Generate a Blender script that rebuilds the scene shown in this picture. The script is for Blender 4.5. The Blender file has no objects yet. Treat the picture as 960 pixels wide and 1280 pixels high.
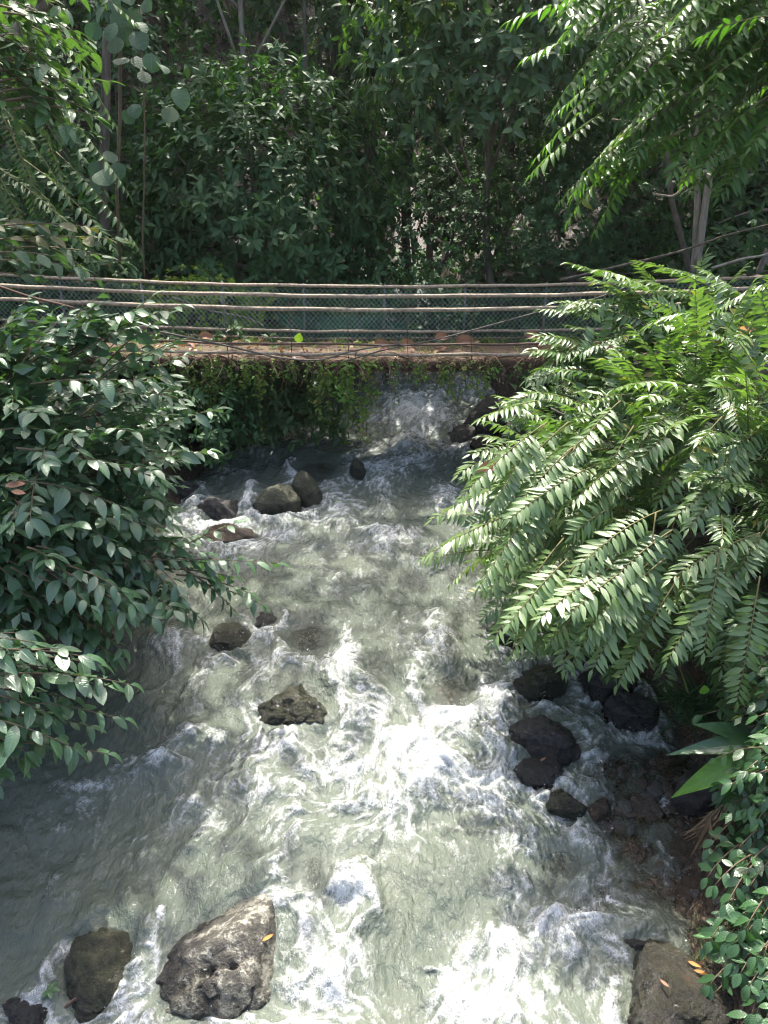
import bpy, math, time
import numpy as np
from mathutils import Vector, Matrix
T0 = time.time()
SC = bpy.context.scene
COL = SC.collection
R = math.radians
# ------------------------------------------------------------------ camera, world, sun, exposure
CAM_Z, PITCH, FPX = 5.2, R(23.0), 967.0
cam = bpy.data.cameras.new('camera'); camo = bpy.data.objects.new('camera', cam); COL.objects.link(camo)
cam.sensor_fit = 'VERTICAL'; cam.angle = 2 * math.atan(640 / FPX)
cam.clip_start = 0.05; cam.clip_end = 2000
camo.location = (0, 0, CAM_Z); camo.rotation_euler = (R(90) - PITCH, 0, 0)
SC.camera = camo
HAZE = 0.0003
SUN_EL, SUN_AZ = R(63), R(-6)          # azimuth measured from +Y (upstream), negative = left
wd = bpy.data.worlds.new('World'); SC.world = wd; wd.use_nodes = True
nt = wd.node_tree; nt.nodes.clear()
sky = nt.nodes.new('ShaderNodeTexSky'); sky.sky_type = 'NISHITA'; sky.sun_disc = False
sky.sun_elevation = SUN_EL; sky.sun_rotation = SUN_AZ
sky.air_density = 0.7; sky.dust_density = 5.0; sky.ozone_density = 1.0
bg = nt.nodes.new('ShaderNodeBackground'); bg.inputs[1].default_value = 0.15
wo = nt.nodes.new('ShaderNodeOutputWorld')
nt.links.new(sky.outputs[0], bg.inputs[0]); nt.links.new(bg.outputs[0], wo.inputs[0])
sl = bpy.data.lights.new('sun', 'SUN'); sl.energy = 2.6; sl.angle = R(0.55); sl.color = (1.0, 0.95, 0.86)
so = bpy.data.objects.new('sun', sl); COL.objects.link(so)
SV = Vector((math.sin(SUN_AZ) * math.cos(SUN_EL), math.cos(SUN_AZ) * math.cos(SUN_EL), math.sin(SUN_EL)))
so.rotation_euler = SV.to_track_quat('Z', 'Y').to_euler(); so.location = SV * 60
SC.view_settings.view_transform = 'Standard'; SC.view_settings.look = 'None'
SC.view_settings.exposure = 2.0; SC.view_settings.gamma = 1.0
SC.render.engine = 'CYCLES'
cy = SC.cycles
cy.max_bounces = 6; cy.diffuse_bounces = 3; cy.glossy_bounces = 3; cy.transmission_bounces = 3; cy.transparent_max_bounces = 10
cy.use_denoising = True; SC.cycles.pixel_filter_type = 'BLACKMAN_HARRIS'; SC.cycles.filter_width = 1.15
cy.sample_clamp_indirect = 6.0; cy.sample_clamp_direct = 0.0
try: cy.denoiser = 'OPENIMAGEDENOISE'
except Exception: pass

# ------------------------------------------------------------------ maths helpers
def ray(px, py):
    u = (px - 480) / FPX; v = (640 - py) / FPX
    c, s = math.cos(PITCH), math.sin(PITCH)
    return np.array([u, c + v * s, -s + v * c])
def spot(px, py, Y):
    """place in the valley, Y metres upstream, seen along a given line of sight"""
    d = ray(px, py); return np.array([0, 0, CAM_Z]) + d * (Y / d[1])
def unit(a):
    a = np.asarray(a, float); return a / np.maximum(np.linalg.norm(a, axis=-1, keepdims=True), 1e-9)
def sstep(a, b, x):
    t = np.clip((x - a) / (b - a), 0, 1); return t * t * (3 - 2 * t)
def _hash(ix, iy, iz, seed):
    seed = np.int64(seed % 100003)
    h = (ix.astype(np.int64) * 374761393 + iy.astype(np.int64) * 668265263 + iz.astype(np.int64) * 2147483647 + seed * 974634777) & 0xFFFFFFFF
    h = ((h ^ (h >> 13)) * 1274126177) & 0xFFFFFFFF
    h = ((h ^ (h >> 16)) * 2246822519) & 0xFFFFFFFF
    return ((h ^ (h >> 15)) & 0xFFFFFF) / float(0xFFFFFF)
def vnoise(p, seed=0):
    p = np.asarray(p, float); i = np.floor(p).astype(np.int64); f = p - i; f = f * f * (3 - 2 * f)
    out = 0
    for a in (0, 1):
        wa = f[..., 0] if a else 1 - f[..., 0]
        for b in (0, 1):
            wb = f[..., 1] if b else 1 - f[..., 1]
            for c in (0, 1):
                wc = f[..., 2] if c else 1 - f[..., 2]
                out = out + wa * wb * wc * _hash(i[..., 0] + a, i[..., 1] + b, i[..., 2] + c, seed)
    return out
def fbm(p, seed=0, oct=4, gain=0.5):
    a, s, t = 1.0, 0, 0; p = np.asarray(p, float)
    for k in range(oct):
        s = s + a * vnoise(p * 2 ** k + 17.3 * k, seed + k); t += a; a *= gain
    return s / t
def blur(a, r):
    r = max(1, int(r))
    for ax in (0, 1):
        for _ in range(2):
            p = np.pad(a, [(r + 1, r) if k == ax else (0, 0) for k in (0, 1)], mode='edge')
            c = np.cumsum(p, axis=ax); n = a.shape[ax]
            a = (np.take(c, np.arange(2 * r + 1, 2 * r + 1 + n), axis=ax) - np.take(c, np.arange(0, n), axis=ax)) / (2 * r + 1)
    return a
def bil(a, gx, gy):
    """a[iy, ix]; gx, gy in cell units"""
    ny, nx = a.shape
    gx = np.clip(gx, 0, nx - 1.001); gy = np.clip(gy, 0, ny - 1.001)
    ix = gx.astype(np.int32); iy = gy.astype(np.int32); fx = (gx - ix).astype(a.dtype); fy = (gy - iy).astype(a.dtype)
    af = a.ravel(); k = iy * nx + ix
    return (af[k] * (1 - fx) + af[k + 1] * fx) * (1 - fy) + (af[k + nx] * (1 - fx) + af[k + nx + 1] * fx) * fy
def gridnoise(ny, nx, cell, rng):
    cy_, cx_ = int(ny / cell) + 3, int(nx / cell) + 3
    g = rng.random((cy_, cx_)).astype(np.float32)
    y = np.arange(ny) / cell; x = np.arange(nx) / cell
    iy = y.astype(int); ix = x.astype(int); fy = (y - iy); fx = (x - ix)
    fy = (fy * fy * (3 - 2 * fy))[:, None].astype(np.float32); fx = (fx * fx * (3 - 2 * fx))[None].astype(np.float32)
    a = g[iy][:, ix]; b = g[iy][:, ix + 1]; c = g[iy + 1][:, ix]; d = g[iy + 1][:, ix + 1]
    return (a * (1 - fx) + b * fx) * (1 - fy) + (c * (1 - fx) + d * fx) * fy

# ------------------------------------------------------------------ mesh and object helpers
def mesh_np(name, V, F, uv=None, attrs=None, smooth=True, mat=None, fmat=None):
    """V (n,3); F list of int arrays (m,3) or (m,4)"""
    V = np.ascontiguousarray(V, np.float32)
    if not isinstance(F, (list, tuple)): F = [F]
    F = [np.asarray(f, np.int32) for f in F if len(f)]
    me = bpy.data.meshes.new(name)
    me.vertices.add(len(V)); me.vertices.foreach_set('co', V.ravel())
    idx = np.concatenate([f.ravel() for f in F]); cnt = np.concatenate([np.full(len(f), f.shape[1], np.int32) for f in F])
    me.loops.add(len(idx)); me.loops.foreach_set('vertex_index', idx)
    me.polygons.add(len(cnt)); me.polygons.foreach_set('loop_start', np.concatenate([[0], np.cumsum(cnt)[:-1]]).astype(np.int32))
    try: me.polygons.foreach_set('loop_total', cnt)
    except Exception: pass
    if smooth: me.polygons.foreach_set('use_smooth', np.ones(len(cnt), bool))
    if fmat is not None: me.polygons.foreach_set('material_index', np.asarray(fmat, np.int32))
    if uv is not None:
        l = me.uv_layers.new(name='UVMap'); l.data.foreach_set('uv', np.asarray(uv, np.float32)[idx].ravel())
    for k, a in (attrs or {}).items():
        at = me.attributes.new(k, 'FLOAT', 'POINT'); at.data.foreach_set('value', np.asarray(a, np.float32).ravel())
    me.update(); me.validate()
    if mat:
        for m in (mat if isinstance(mat, (list, tuple)) else [mat]): me.materials.append(m)
    return me
def put(name, me, parent=None, loc=None, kind=None):
    """link a mesh as one object; under a parent its vertices are already in world metres"""
    o = bpy.data.objects.new(name, me); COL.objects.link(o)
    if parent is not None:
        o.parent = parent
        o.matrix_parent_inverse = Matrix.Translation(-Vector(parent.get('_base', (0, 0, 0))))
    if loc is not None: o.location = loc
    if kind: o['kind'] = kind
    return o
def tag(o, label, cat, group=None):
    o['label'] = label; o['category'] = cat
    if group: o['group'] = group
    return o
BASES = []
def thing(name, label, cat, loc=(0, 0, 0), group=None):
    o = bpy.data.objects.new(name, None); COL.objects.link(o); o.location = [float(c) for c in loc]
    o.empty_display_size = 0.1; o['_base'] = [float(c) for c in loc]; BASES.append(o)
    return tag(o, label, cat, group)
def grp(name, V, F):
    return V, F
def tube(P, rad, n=6, cap=True):
    P = np.asarray(P, float); m = len(P); rad = np.broadcast_to(np.asarray(rad, float), (m,))
    Tn = unit(np.gradient(P, axis=0)); ref = np.array([0.13, 0.31, 0.94])
    A = unit(np.cross(Tn, ref)); B = np.cross(Tn, A)
    th = np.arange(n) * 2 * math.pi / n
    V = P[:, None] + rad[:, None, None] * (np.cos(th)[None, :, None] * A[:, None] + np.sin(th)[None, :, None] * B[:, None])
    V = V.reshape(-1, 3); i = np.arange(m - 1)[:, None] * n; j = np.arange(n)[None]; k = (j + 1) % n
    F = np.stack([i + j, i + k, i + n + k, i + n + j], -1).reshape(-1, 4)
    Fs = [F]
    if cap:
        V = np.vstack([V, P[0], P[-1]]); a, b = m * n, m * n + 1
        Fs.append(np.stack([np.full(n, a), (np.arange(n) + 1) % n, np.arange(n)], -1))
        Fs.append(np.stack([np.full(n, b), (m - 1) * n + np.arange(n), (m - 1) * n + (np.arange(n) + 1) % n], -1))
    return V, Fs
class Geo:
    def __init__(s): s.V = []; s.Q = []; s.T = []; s.n = 0
    def add(s, V, Fs):
        for f in (Fs if isinstance(Fs, (list, tuple)) else [Fs]):
            (s.Q if f.shape[1] == 4 else s.T).append(f + s.n)
        s.V.append(V); s.n += len(V); return s
    def tube(s, P, r, n=5, cap=True): return s.add(*tube(P, r, n, cap))
    def mesh(s, name, mat, smooth=True, attrs=None):
        F = ([np.concatenate(s.Q)] if s.Q else []) + ([np.concatenate(s.T)] if s.T else [])
        return mesh_np(name, np.concatenate(s.V), F, mat=mat, smooth=smooth, attrs=attrs)
def bend(base, d, L, droop, n, rng, wig=0.0):
    """a stem that starts along d and sags under its own weight"""
    P = [np.asarray(base, float)]; d = unit(d)
    for i in range(n):
        d = unit(d + np.array([0, 0, -droop / n]) + wig * rng.normal(0, 1, 3) / n)
        P.append(P[-1] + d * L / n)
    return np.array(P)

# ------------------------------------------------------------------ leaves
def leaf_tpl(n, wide, peak=0.42, fold=0.12, curl=0.16, tip=1.0, wave=0.0):
    """one leaf blade: 1 long along +Y, folded along its midrib, arching down to the tip; rows of three points"""
    t = np.linspace(0, 1, n + 1)
    w = np.where(t < peak, np.sin(0.5 * math.pi * np.clip(t / peak, 0, 1)) ** 0.8, np.cos(0.5 * math.pi * np.clip((t - peak) / (1 - peak), 0, 1)) ** (0.85 * tip)) * wide * 0.5
    w = np.maximum(w, 0.006); w[0] = 0.012
    z = -curl * t ** 2
    L = np.stack([-w, t, z + fold * w * 2 + wave * np.sin(t * 9)], -1); M = np.stack([0 * t, t, z], -1); Rr = np.stack([w, t, z + fold * w * 2 - wave * np.sin(t * 9 + 1)], -1)
    V = np.stack([L, M, Rr], 1).reshape(-1, 3)
    uv = np.stack([np.tile([0, .5, 1], n + 1), np.repeat(t, 3)], -1)
    F = []
    for i in range(n):
        a = 3 * i; F += [[a, a + 1, a + 4, a + 3], [a + 1, a + 2, a + 5, a + 4]]
    return V, np.array(F), uv
def far_leaf():
    V = np.array([[0, 0, 0], [-.27, .45, .04], [0, .5, -.03], [.27, .45, .04], [0, 1, -.16]], float)
    return V, np.array([[0, 2, 4, 1], [0, 3, 4, 2]]), np.array([[.5, 0], [0, .45], [.5, .5], [1, .45], [.5, 1]], float)
class Leaves:
    def __init__(s): s.p, s.d, s.n, s.L, s.w, s.t = [], [], [], [], [], []
    def add(s, p, d, n, L, w=1.0, t=None, rng=None):
        p = np.atleast_2d(p); N = len(p)
        s.p.append(p); s.d.append(np.broadcast_to(d, (N, 3))); s.n.append(np.broadcast_to(n, (N, 3)))
        s.L.append(np.broadcast_to(L, (N,))); s.w.append(np.broadcast_to(w, (N,)))
        s.t.append(np.broadcast_to(rng.random(N) if t is None else t, (N,)))
    def arrays(s):
        if not s.p: return None
        p, d, n = (np.concatenate(a) for a in (s.p, s.d, s.n)); L, w, t = (np.concatenate(a) for a in (s.L, s.w, s.t))
        d = unit(d); x = unit(np.cross(d, n)); z = np.cross(x, d)
        return p, x, d, z, L, w, t
    def count(s): return sum(len(a) for a in s.p)
    def mesh(s, name, tpl, mat, sel=None):
        p, x, d, z, L, w, t = s.arrays()
        if sel is not None: p, x, d, z, L, w, t = (a[sel] for a in (p, x, d, z, L, w, t))
        TV, TF, TU = tpl; N, m = len(p), len(TV)
        V = p[:, None] + L[:, None, None] * (x[:, None] * (TV[None, :, 0:1] * w[:, None, None]) + d[:, None] * TV[None, :, 1:2] + z[:, None] * (TV[None, :, 2:3] * (.3 + 2.0 * ((t * 37.7) % 1.0))[:, None, None]))
        F = (TF[None] + (np.arange(N) * m)[:, None, None]).reshape(-1, 4)
        return mesh_np(name, V.reshape(-1, 3), F, uv=np.tile(TU, (N, 1)), attrs={'tint': np.repeat(t, m)}, mat=mat)
    def objects(s, name, metas, parent, sel, rng):
        """one object per leaf, alike leaves share mesh data"""
        p, x, d, z, L, w, t = s.arrays()
        order = np.argsort([me.get('tintv', 0) for me in metas])
        for i in sel:
            me = metas[order[min(len(metas) - 1, int(t[i] * len(metas)))]]
            o = put(name, me, parent)
            o.matrix_basis = Matrix(((x[i, 0] * L[i] * w[i], d[i, 0] * L[i], z[i, 0] * L[i], p[i, 0]),
                                     (x[i, 1] * L[i] * w[i], d[i, 1] * L[i], z[i, 1] * L[i], p[i, 1]),
                                     (x[i, 2] * L[i] * w[i], d[i, 2] * L[i], z[i, 2] * L[i], p[i, 2]), (0, 0, 0, 1)))
def leaf_meshes(name, tpl, mat, k=6):
    out = []
    for i in range(k):
        V, F, U = tpl; V = V * [1, 1, (.5, 1.7, .9, 2.3, .2, 1.3)[i % 6]]
        me = mesh_np(name, V, F, uv=U, attrs={'tint': np.full(len(V), (i + .5) / k)}, mat=mat); me['tintv'] = float(i); out.append(me)
    return out

# ------------------------------------------------------------------ materials
def mat_new(name):
    m = bpy.data.materials.new(name); m.use_nodes = True; n = m.node_tree; n.nodes.clear()
    return m, n, (lambda t, **k: _nd(n, t, **k)), (lambda a, b: n.links.new(a, b))
def _nd(n, t, **k):
    x = n.nodes.new('ShaderNode' + t)
    for a, v in k.items():
        if a.startswith('i_'):
            key = a[2:].replace('_', ' ')
            x.inputs[int(key) if key.isdigit() else key].default_value = v
        else: setattr(x, a, v)
    return x
def ramp(N, fac, L, stops, interp='LINEAR'):
    r = N('ValToRGB'); r.color_ramp.interpolation = interp
    while len(r.color_ramp.elements) < len(stops): r.color_ramp.elements.new(0.5)
    for e, (p, c) in zip(r.color_ramp.elements, stops):
        e.position = p; e.color = (*c, 1) if len(c) == 3 else c
    L(fac, r.inputs[0]); return r
def math_(N, L, op, a, b=None, c=None, clamp=False):
    m = N('Math', operation=op); m.use_clamp = clamp
    for i, v in enumerate((a, b, c)):
        if v is None: continue
        if isinstance(v, (int, float)): m.inputs[i].default_value = v
        else: L(v, m.inputs[i])
    return m.outputs[0]
def leaf_mat(name, dark, light, odd=None, rough=0.38, trans=0.3, vein=0.5, lat=14, spec=0.5, oddat=0.96):
    m, t, N, L = mat_new(name)
    at = N('Attribute', attribute_name='tint'); uv = N('UVMap'); sep = N('SeparateXYZ'); L(uv.outputs[0], sep.inputs[0])
    stops = [(0.0, dark), (0.75, light)]
    if odd: stops += [(oddat, light), (min(1.0, oddat + 0.02), odd)]
    r = ramp(N, at.outputs['Fac'], L, stops)
    au = math_(N, L, 'ABSOLUTE', math_(N, L, 'SUBTRACT', sep.outputs[0], 0.5))
    mid = math_(N, L, 'SUBTRACT', 1.0, math_(N, L, 'MULTIPLY', au, 22.0), clamp=True)
    ph = math_(N, L, 'MULTIPLY', math_(N, L, 'SUBTRACT', sep.outputs[1], math_(N, L, 'MULTIPLY', au, 0.35)), lat * 6.2832)
    wv = math_(N, L, 'POWER', math_(N, L, 'MULTIPLY_ADD', math_(N, L, 'SINE', ph), 0.5, 0.5), 4.0)
    vn = math_(N, L, 'MAXIMUM', mid, math_(N, L, 'MULTIPLY', wv, 0.4))
    tc = N('TexCoord'); nz = N('TexNoise', i_Scale=9.0, i_Detail=3.0); L(tc.outputs['Object'], nz.inputs['Vector'])
    mx = N('MixRGB', blend_type='MULTIPLY'); mx.inputs[0].default_value = 0.55; L(r.outputs[0], mx.inputs[1])
    rr = ramp(N, nz.outputs['Fac'], L, [(0.3, (0.55, 0.6, 0.55)), (0.7, (1.15, 1.1, 1.0))]); L(rr.outputs[0], mx.inputs[2])
    mv = N('MixRGB'); L(math_(N, L, 'MULTIPLY', vn, vein * 0.5), mv.inputs[0]); L(mx.outputs[0], mv.inputs[1])
    mv.inputs[2].default_value = (*[min(1, c * 1.8 + 0.02) for c in light], 1)
    b = N('Bump', i_Strength=0.35, i_Distance=0.006); L(math_(N, L, 'MULTIPLY', vn, -1.0), b.inputs['Height'])
    ps = N('BsdfPrincipled', i_Roughness=rough); ps.inputs['Specular IOR Level'].default_value = spec
    L(mv.outputs[0], ps.inputs['Base Color']); L(b.outputs[0], ps.inputs['Normal'])
    tr = N('BsdfTranslucent'); g = N('MixRGB', blend_type='MULTIPLY'); g.inputs[0].default_value = 1.0
    L(mv.outputs[0], g.inputs[1]); g.inputs[2].default_value = (1.5, 1.75, 0.5, 1); L(g.outputs[0], tr.inputs[0])
    ms = N('MixShader'); ms.inputs[0].default_value = trans; L(ps.outputs[0], ms.inputs[1]); L(tr.outputs[0], ms.inputs[2])
    o = N('OutputMaterial'); L(ms.outputs[0], o.inputs[0]); return m
def bark_mat(name, c1, c2, scale=14.0, rough=0.8, stretch=0.25):
    m, t, N, L = mat_new(name)
    tc = N('TexCoord'); mp = N('Mapping'); mp.inputs['Scale'].default_value = (1, 1, stretch); L(tc.outputs['Object'], mp.inputs[0])
    nz = N('TexNoise', i_Scale=scale, i_Detail=6.0, i_Roughness=0.65); L(mp.outputs[0], nz.inputs['Vector'])
    r = ramp(N, nz.outputs['Fac'], L, [(0.32, c1), (0.68, c2)])
    b = N('Bump', i_Strength=0.5, i_Distance=0.02); L(nz.outputs['Fac'], b.inputs['Height'])
    ps = N('BsdfPrincipled', i_Roughness=rough); L(r.outputs[0], ps.inputs['Base Color']); L(b.outputs[0], ps.inputs['Normal'])
    o = N('OutputMaterial'); L(ps.outputs[0], o.inputs[0]); return m
def plain_mat(name, c1, c2, scale=20.0, rough=0.6, bump=0.3, dist=0.01, metal=0.0):
    m, t, N, L = mat_new(name)
    tc = N('TexCoord'); nz = N('TexNoise', i_Scale=scale, i_Detail=7.0, i_Roughness=0.6); L(tc.outputs['Object'], nz.inputs['Vector'])
    r = ramp(N, nz.outputs['Fac'], L, [(0.35, c1), (0.65, c2)])
    b = N('Bump', i_Strength=bump, i_Distance=dist); L(nz.outputs['Fac'], b.inputs['Height'])
    ps = N('BsdfPrincipled', i_Roughness=rough, i_Metallic=metal); L(r.outputs[0], ps.inputs['Base Color']); L(b.outputs[0], ps.inputs['Normal'])
    o = N('OutputMaterial'); L(ps.outputs[0], o.inputs[0]); return m
def rock_mat(name, dark, mid, light, lichen=None, lich=0.56, wet=0.0, rough=0.75, moss=None):
    """river stone: mottled mineral colour, lichen crust, and a wet glossy band that the 'wet' attribute (height over the water line) carries"""
    m, t, N, L = mat_new(name)
    tc = N('TexCoord')
    n1 = N('TexNoise', i_Scale=2.6, i_Detail=9.0, i_Roughness=0.7, i_Distortion=0.6); L(tc.outputs['Object'], n1.inputs['Vector'])
    n2 = N('TexNoise', i_Scale=17.0, i_Detail=8.0, i_Roughness=0.75); L(tc.outputs['Object'], n2.inputs['Vector'])
    vo = N('TexVoronoi', i_Scale=34.0, feature='F1'); L(tc.outputs['Object'], vo.inputs['Vector'])
    n3 = N('TexNoise', i_Scale=95.0, i_Detail=4.0); L(tc.outputs['Object'], n3.inputs['Vector'])
    r = ramp(N, n1.outputs['Fac'], L, [(0.3, dark), (0.5, mid), (0.72, light)])
    r2 = ramp(N, math_(N, L, 'ADD', math_(N, L, 'MULTIPLY', n2.outputs['Fac'], .62), math_(N, L, 'MULTIPLY', n3.outputs['Fac'], .38)), L, [(0.36, (0.36, 0.36, 0.36)), (0.60, (1.35, 1.32, 1.26))])
    mx = N('MixRGB', blend_type='MULTIPLY'); mx.inputs[0].default_value = 0.85; L(r.outputs[0], mx.inputs[1]); L(r2.outputs[0], mx.inputs[2])
    col = mx.outputs[0]
    if lichen:
        s = math_(N, L, 'ADD', math_(N, L, 'MULTIPLY', n1.outputs['Fac'], 0.55), math_(N, L, 'MULTIPLY', n2.outputs['Fac'], 0.5))
        rl = ramp(N, s, L, [(lich - 0.04, (0, 0, 0)), (lich + 0.03, (1, 1, 1))])
        ml = N('MixRGB'); L(rl.outputs[0], ml.inputs[0]); L(col, ml.inputs[1]); ml.inputs[2].default_value = (*lichen, 1); col = ml.outputs[0]
    if moss:
        n4 = N('TexNoise', i_Scale=5.0, i_Detail=8.0, i_Roughness=0.7); L(tc.outputs['Object'], n4.inputs['Vector'])
        rm = ramp(N, n4.outputs['Fac'], L, [(0.45, (0, 0, 0)), (0.6, (0.8, 0.8, 0.8))])
        mm = N('MixRGB'); L(rm.outputs[0], mm.inputs[0]); L(col, mm.inputs[1]); mm.inputs[2].default_value = (*moss, 1); col = mm.outputs[0]
    at = N('Attribute', attribute_name='wet')
    w = math_(N, L, 'ADD', at.outputs['Fac'], math_(N, L, 'MULTIPLY_ADD', n2.outputs['Fac'], 0.5, -0.25 + wet), clamp=True)
    rw = ramp(N, w, L, [(0.35, (0, 0, 0)), (0.65, (1, 1, 1))])
    dk = N('MixRGB', blend_type='MULTIPLY'); L(rw.outputs[0], dk.inputs[0]); L(col, dk.inputs[1]); dk.inputs[2].default_value = (0.42, 0.42, 0.40, 1)
    ro = math_(N, L, 'MULTIPLY_ADD', rw.outputs[0], -(rough - 0.11), rough)
    hh = math_(N, L, 'ADD', math_(N, L, 'MULTIPLY', n2.outputs['Fac'], 1.0), math_(N, L, 'MULTIPLY_ADD', n3.outputs['Fac'], 0.35, math_(N, L, 'MULTIPLY', vo.outputs['Distance'], 0.3)))
    b = N('Bump', i_Strength=0.9, i_Distance=0.04); L(hh, b.inputs['Height'])
    ps = N('BsdfPrincipled'); L(dk.outputs[0], ps.inputs['Base Color']); L(ro, ps.inputs['Roughness']); L(b.outputs[0], ps.inputs['Normal'])
    o = N('OutputMaterial'); L(ps.outputs[0], o.inputs[0]); return m

M = {}
M['broad'] = leaf_mat('broad_leaf', (0.034, 0.085, 0.040), (0.078, 0.160, 0.075), (0.10, 0.16, 0.04), rough=0.36, trans=0.22, lat=11, spec=0.9, oddat=.975)
M['pinnate'] = leaf_mat('pinnate_leaf', (0.056, 0.122, 0.032), (0.135, 0.220, 0.068), (0.26, 0.22, 0.03), rough=0.37, trans=0.28, lat=9, spec=1.0, oddat=0.965)
M['pinnate_pale'] = leaf_mat('pale_pinnate_leaf', (0.055, 0.12, 0.05), (0.10, 0.19, 0.075), None, rough=0.36, trans=0.25, lat=9, spec=0.6)
M['canopy'] = leaf_mat('canopy_leaf', (0.035, 0.10, 0.020), (0.085, 0.19, 0.035), (0.22, 0.24, 0.03), rough=0.36, trans=0.38, lat=8, spec=0.55, oddat=0.97)
M['dark'] = leaf_mat('dark_forest_leaf', (0.024, 0.074, 0.026), (0.060, 0.132, 0.047), (0.09, 0.14, 0.05), rough=0.55, trans=0.22, lat=8, spec=.35)
M['mid'] = leaf_mat('mid_forest_leaf', (0.040, 0.095, 0.034), (0.085, 0.160, 0.060), (0.16, 0.15, 0.04), rough=0.38, trans=0.28, lat=8)
M['fern'] = leaf_mat('fern_leaf', (0.030, 0.070, 0.016), (0.065, 0.115, 0.030), (0.12, 0.09, 0.03), rough=0.5, trans=0.35, lat=6, oddat=0.9)
M['vine'] = leaf_mat('vine_leaf', (0.10, 0.18, 0.030), (0.20, 0.30, 0.055), (0.34, 0.28, 0.10), rough=0.5, trans=0.5, lat=4, oddat=0.85)
M['round'] = leaf_mat('round_leaf', (0.030, 0.075, 0.036), (0.062, 0.120, 0.062), (0.14, 0.13, 0.05), rough=0.6, trans=0.3, lat=5, oddat=0.9)
M['creeper'] = leaf_mat('creeper_leaf', (0.022, 0.066, 0.022), (0.055, 0.13, 0.048), (0.20, 0.26, 0.05), rough=0.3, trans=0.25, lat=7, spec=0.65)
M['dry'] = leaf_mat('dry_leaf', (0.16, 0.065, 0.035), (0.34, 0.17, 0.10), (0.42, 0.30, 0.20), rough=0.7, trans=0.12, lat=8, oddat=0.8)
M['orange'] = leaf_mat('orange_leaf', (0.42, 0.16, 0.03), (0.55, 0.24, 0.05), rough=0.55, trans=0.2)
M['lime'] = leaf_mat('lime_leaf', (0.10, 0.24, 0.03), (0.16, 0.34, 0.05), rough=0.36, trans=0.4, lat=12)
M['straw'] = leaf_mat('straw_leaf', (0.13, 0.09, 0.055), (0.25, 0.17, 0.10), rough=0.8, trans=0.15, lat=2)
M['stem'] = bark_mat('green_brown_stem', (0.075, 0.055, 0.030), (0.14, 0.10, 0.055))
M['rachis'] = bark_mat('leaf_stalk', (0.10, 0.09, 0.03), (0.16, 0.14, 0.05))
M['bark'] = bark_mat('grey_bark', (0.055, 0.045, 0.035), (0.17, 0.14, 0.11))
M['palebark'] = bark_mat('pale_bark', (0.16, 0.13, 0.10), (0.36, 0.32, 0.26))
M['redbark'] = bark_mat('red_brown_bark', (0.07, 0.035, 0.022), (0.15, 0.08, 0.05))
M['cutwood'] = bark_mat('split_wood', (0.42, 0.30, 0.15), (0.66, 0.52, 0.30), scale=22)
M['rail'] = plain_mat('weathered_rail', (0.21, 0.155, 0.10), (0.46, 0.37, 0.27), scale=26, rough=0.75)
M['wire'] = plain_mat('green_wire', (0.13, 0.22, 0.18), (0.30, 0.38, 0.33), scale=8, rough=0.5)
M['net'] = plain_mat('teal_net', (0.02, 0.12, 0.11), (0.04, 0.20, 0.17), scale=8, rough=0.6)
M['post'] = plain_mat('grey_steel', (0.10, 0.11, 0.11), (0.22, 0.23, 0.23), scale=30, rough=0.55, metal=0.4)
M['rust'] = plain_mat('rusty_steel', (0.06, 0.04, 0.03), (0.14, 0.09, 0.06), scale=30, rough=0.8)

# ------------------------------------------------------------------ the valley: water line, banks, ground
W_Y = [-30, 2.0, 3.4, 4.4, 5.15, 5.6, 6.4, 8.0, 10.0, 12.0, 14.0, 15.5, 17.0, 20.0, 24.0, 40, 80]
W_Z = [-1.6, -0.12, 0.0, 0.12, 0.20, 0.30, 0.40, 0.56, 0.76, 0.99, 1.22, 1.46, 1.66, 1.95, 2.3, 4.6, 8]
L_Y = [-30, 2, 4, 5, 6, 6.8, 7.3, 8.5, 10.8, 12.5, 13.4, 14.2, 15, 18, 24, 40]
L_X = [-4.5, -3.9, -3.9, -3.95, -3.9, -3.5, -3.15, -3.05, -3.2, -2.9, -2.2, -1.35, -0.75, -0.5, -0.4, 0]
R_Y = [-30, 2, 3.2, 4.0, 5.0, 6.4, 7.5, 9, 11, 13, 14, 16, 18, 24, 40]
R_X = [3, 2.1, 2.05, 2.25, 2.72, 2.85, 2.35, 1.95, 1.95, 2.3, 2.5, 2.2, 2.0, 1.9, 2.2]
W0 = lambda y: np.interp(y, W_Y, W_Z)
xL = lambda y: np.interp(y, L_Y, L_X)
xR = lambda y: np.interp(y, R_Y, R_X)
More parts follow.
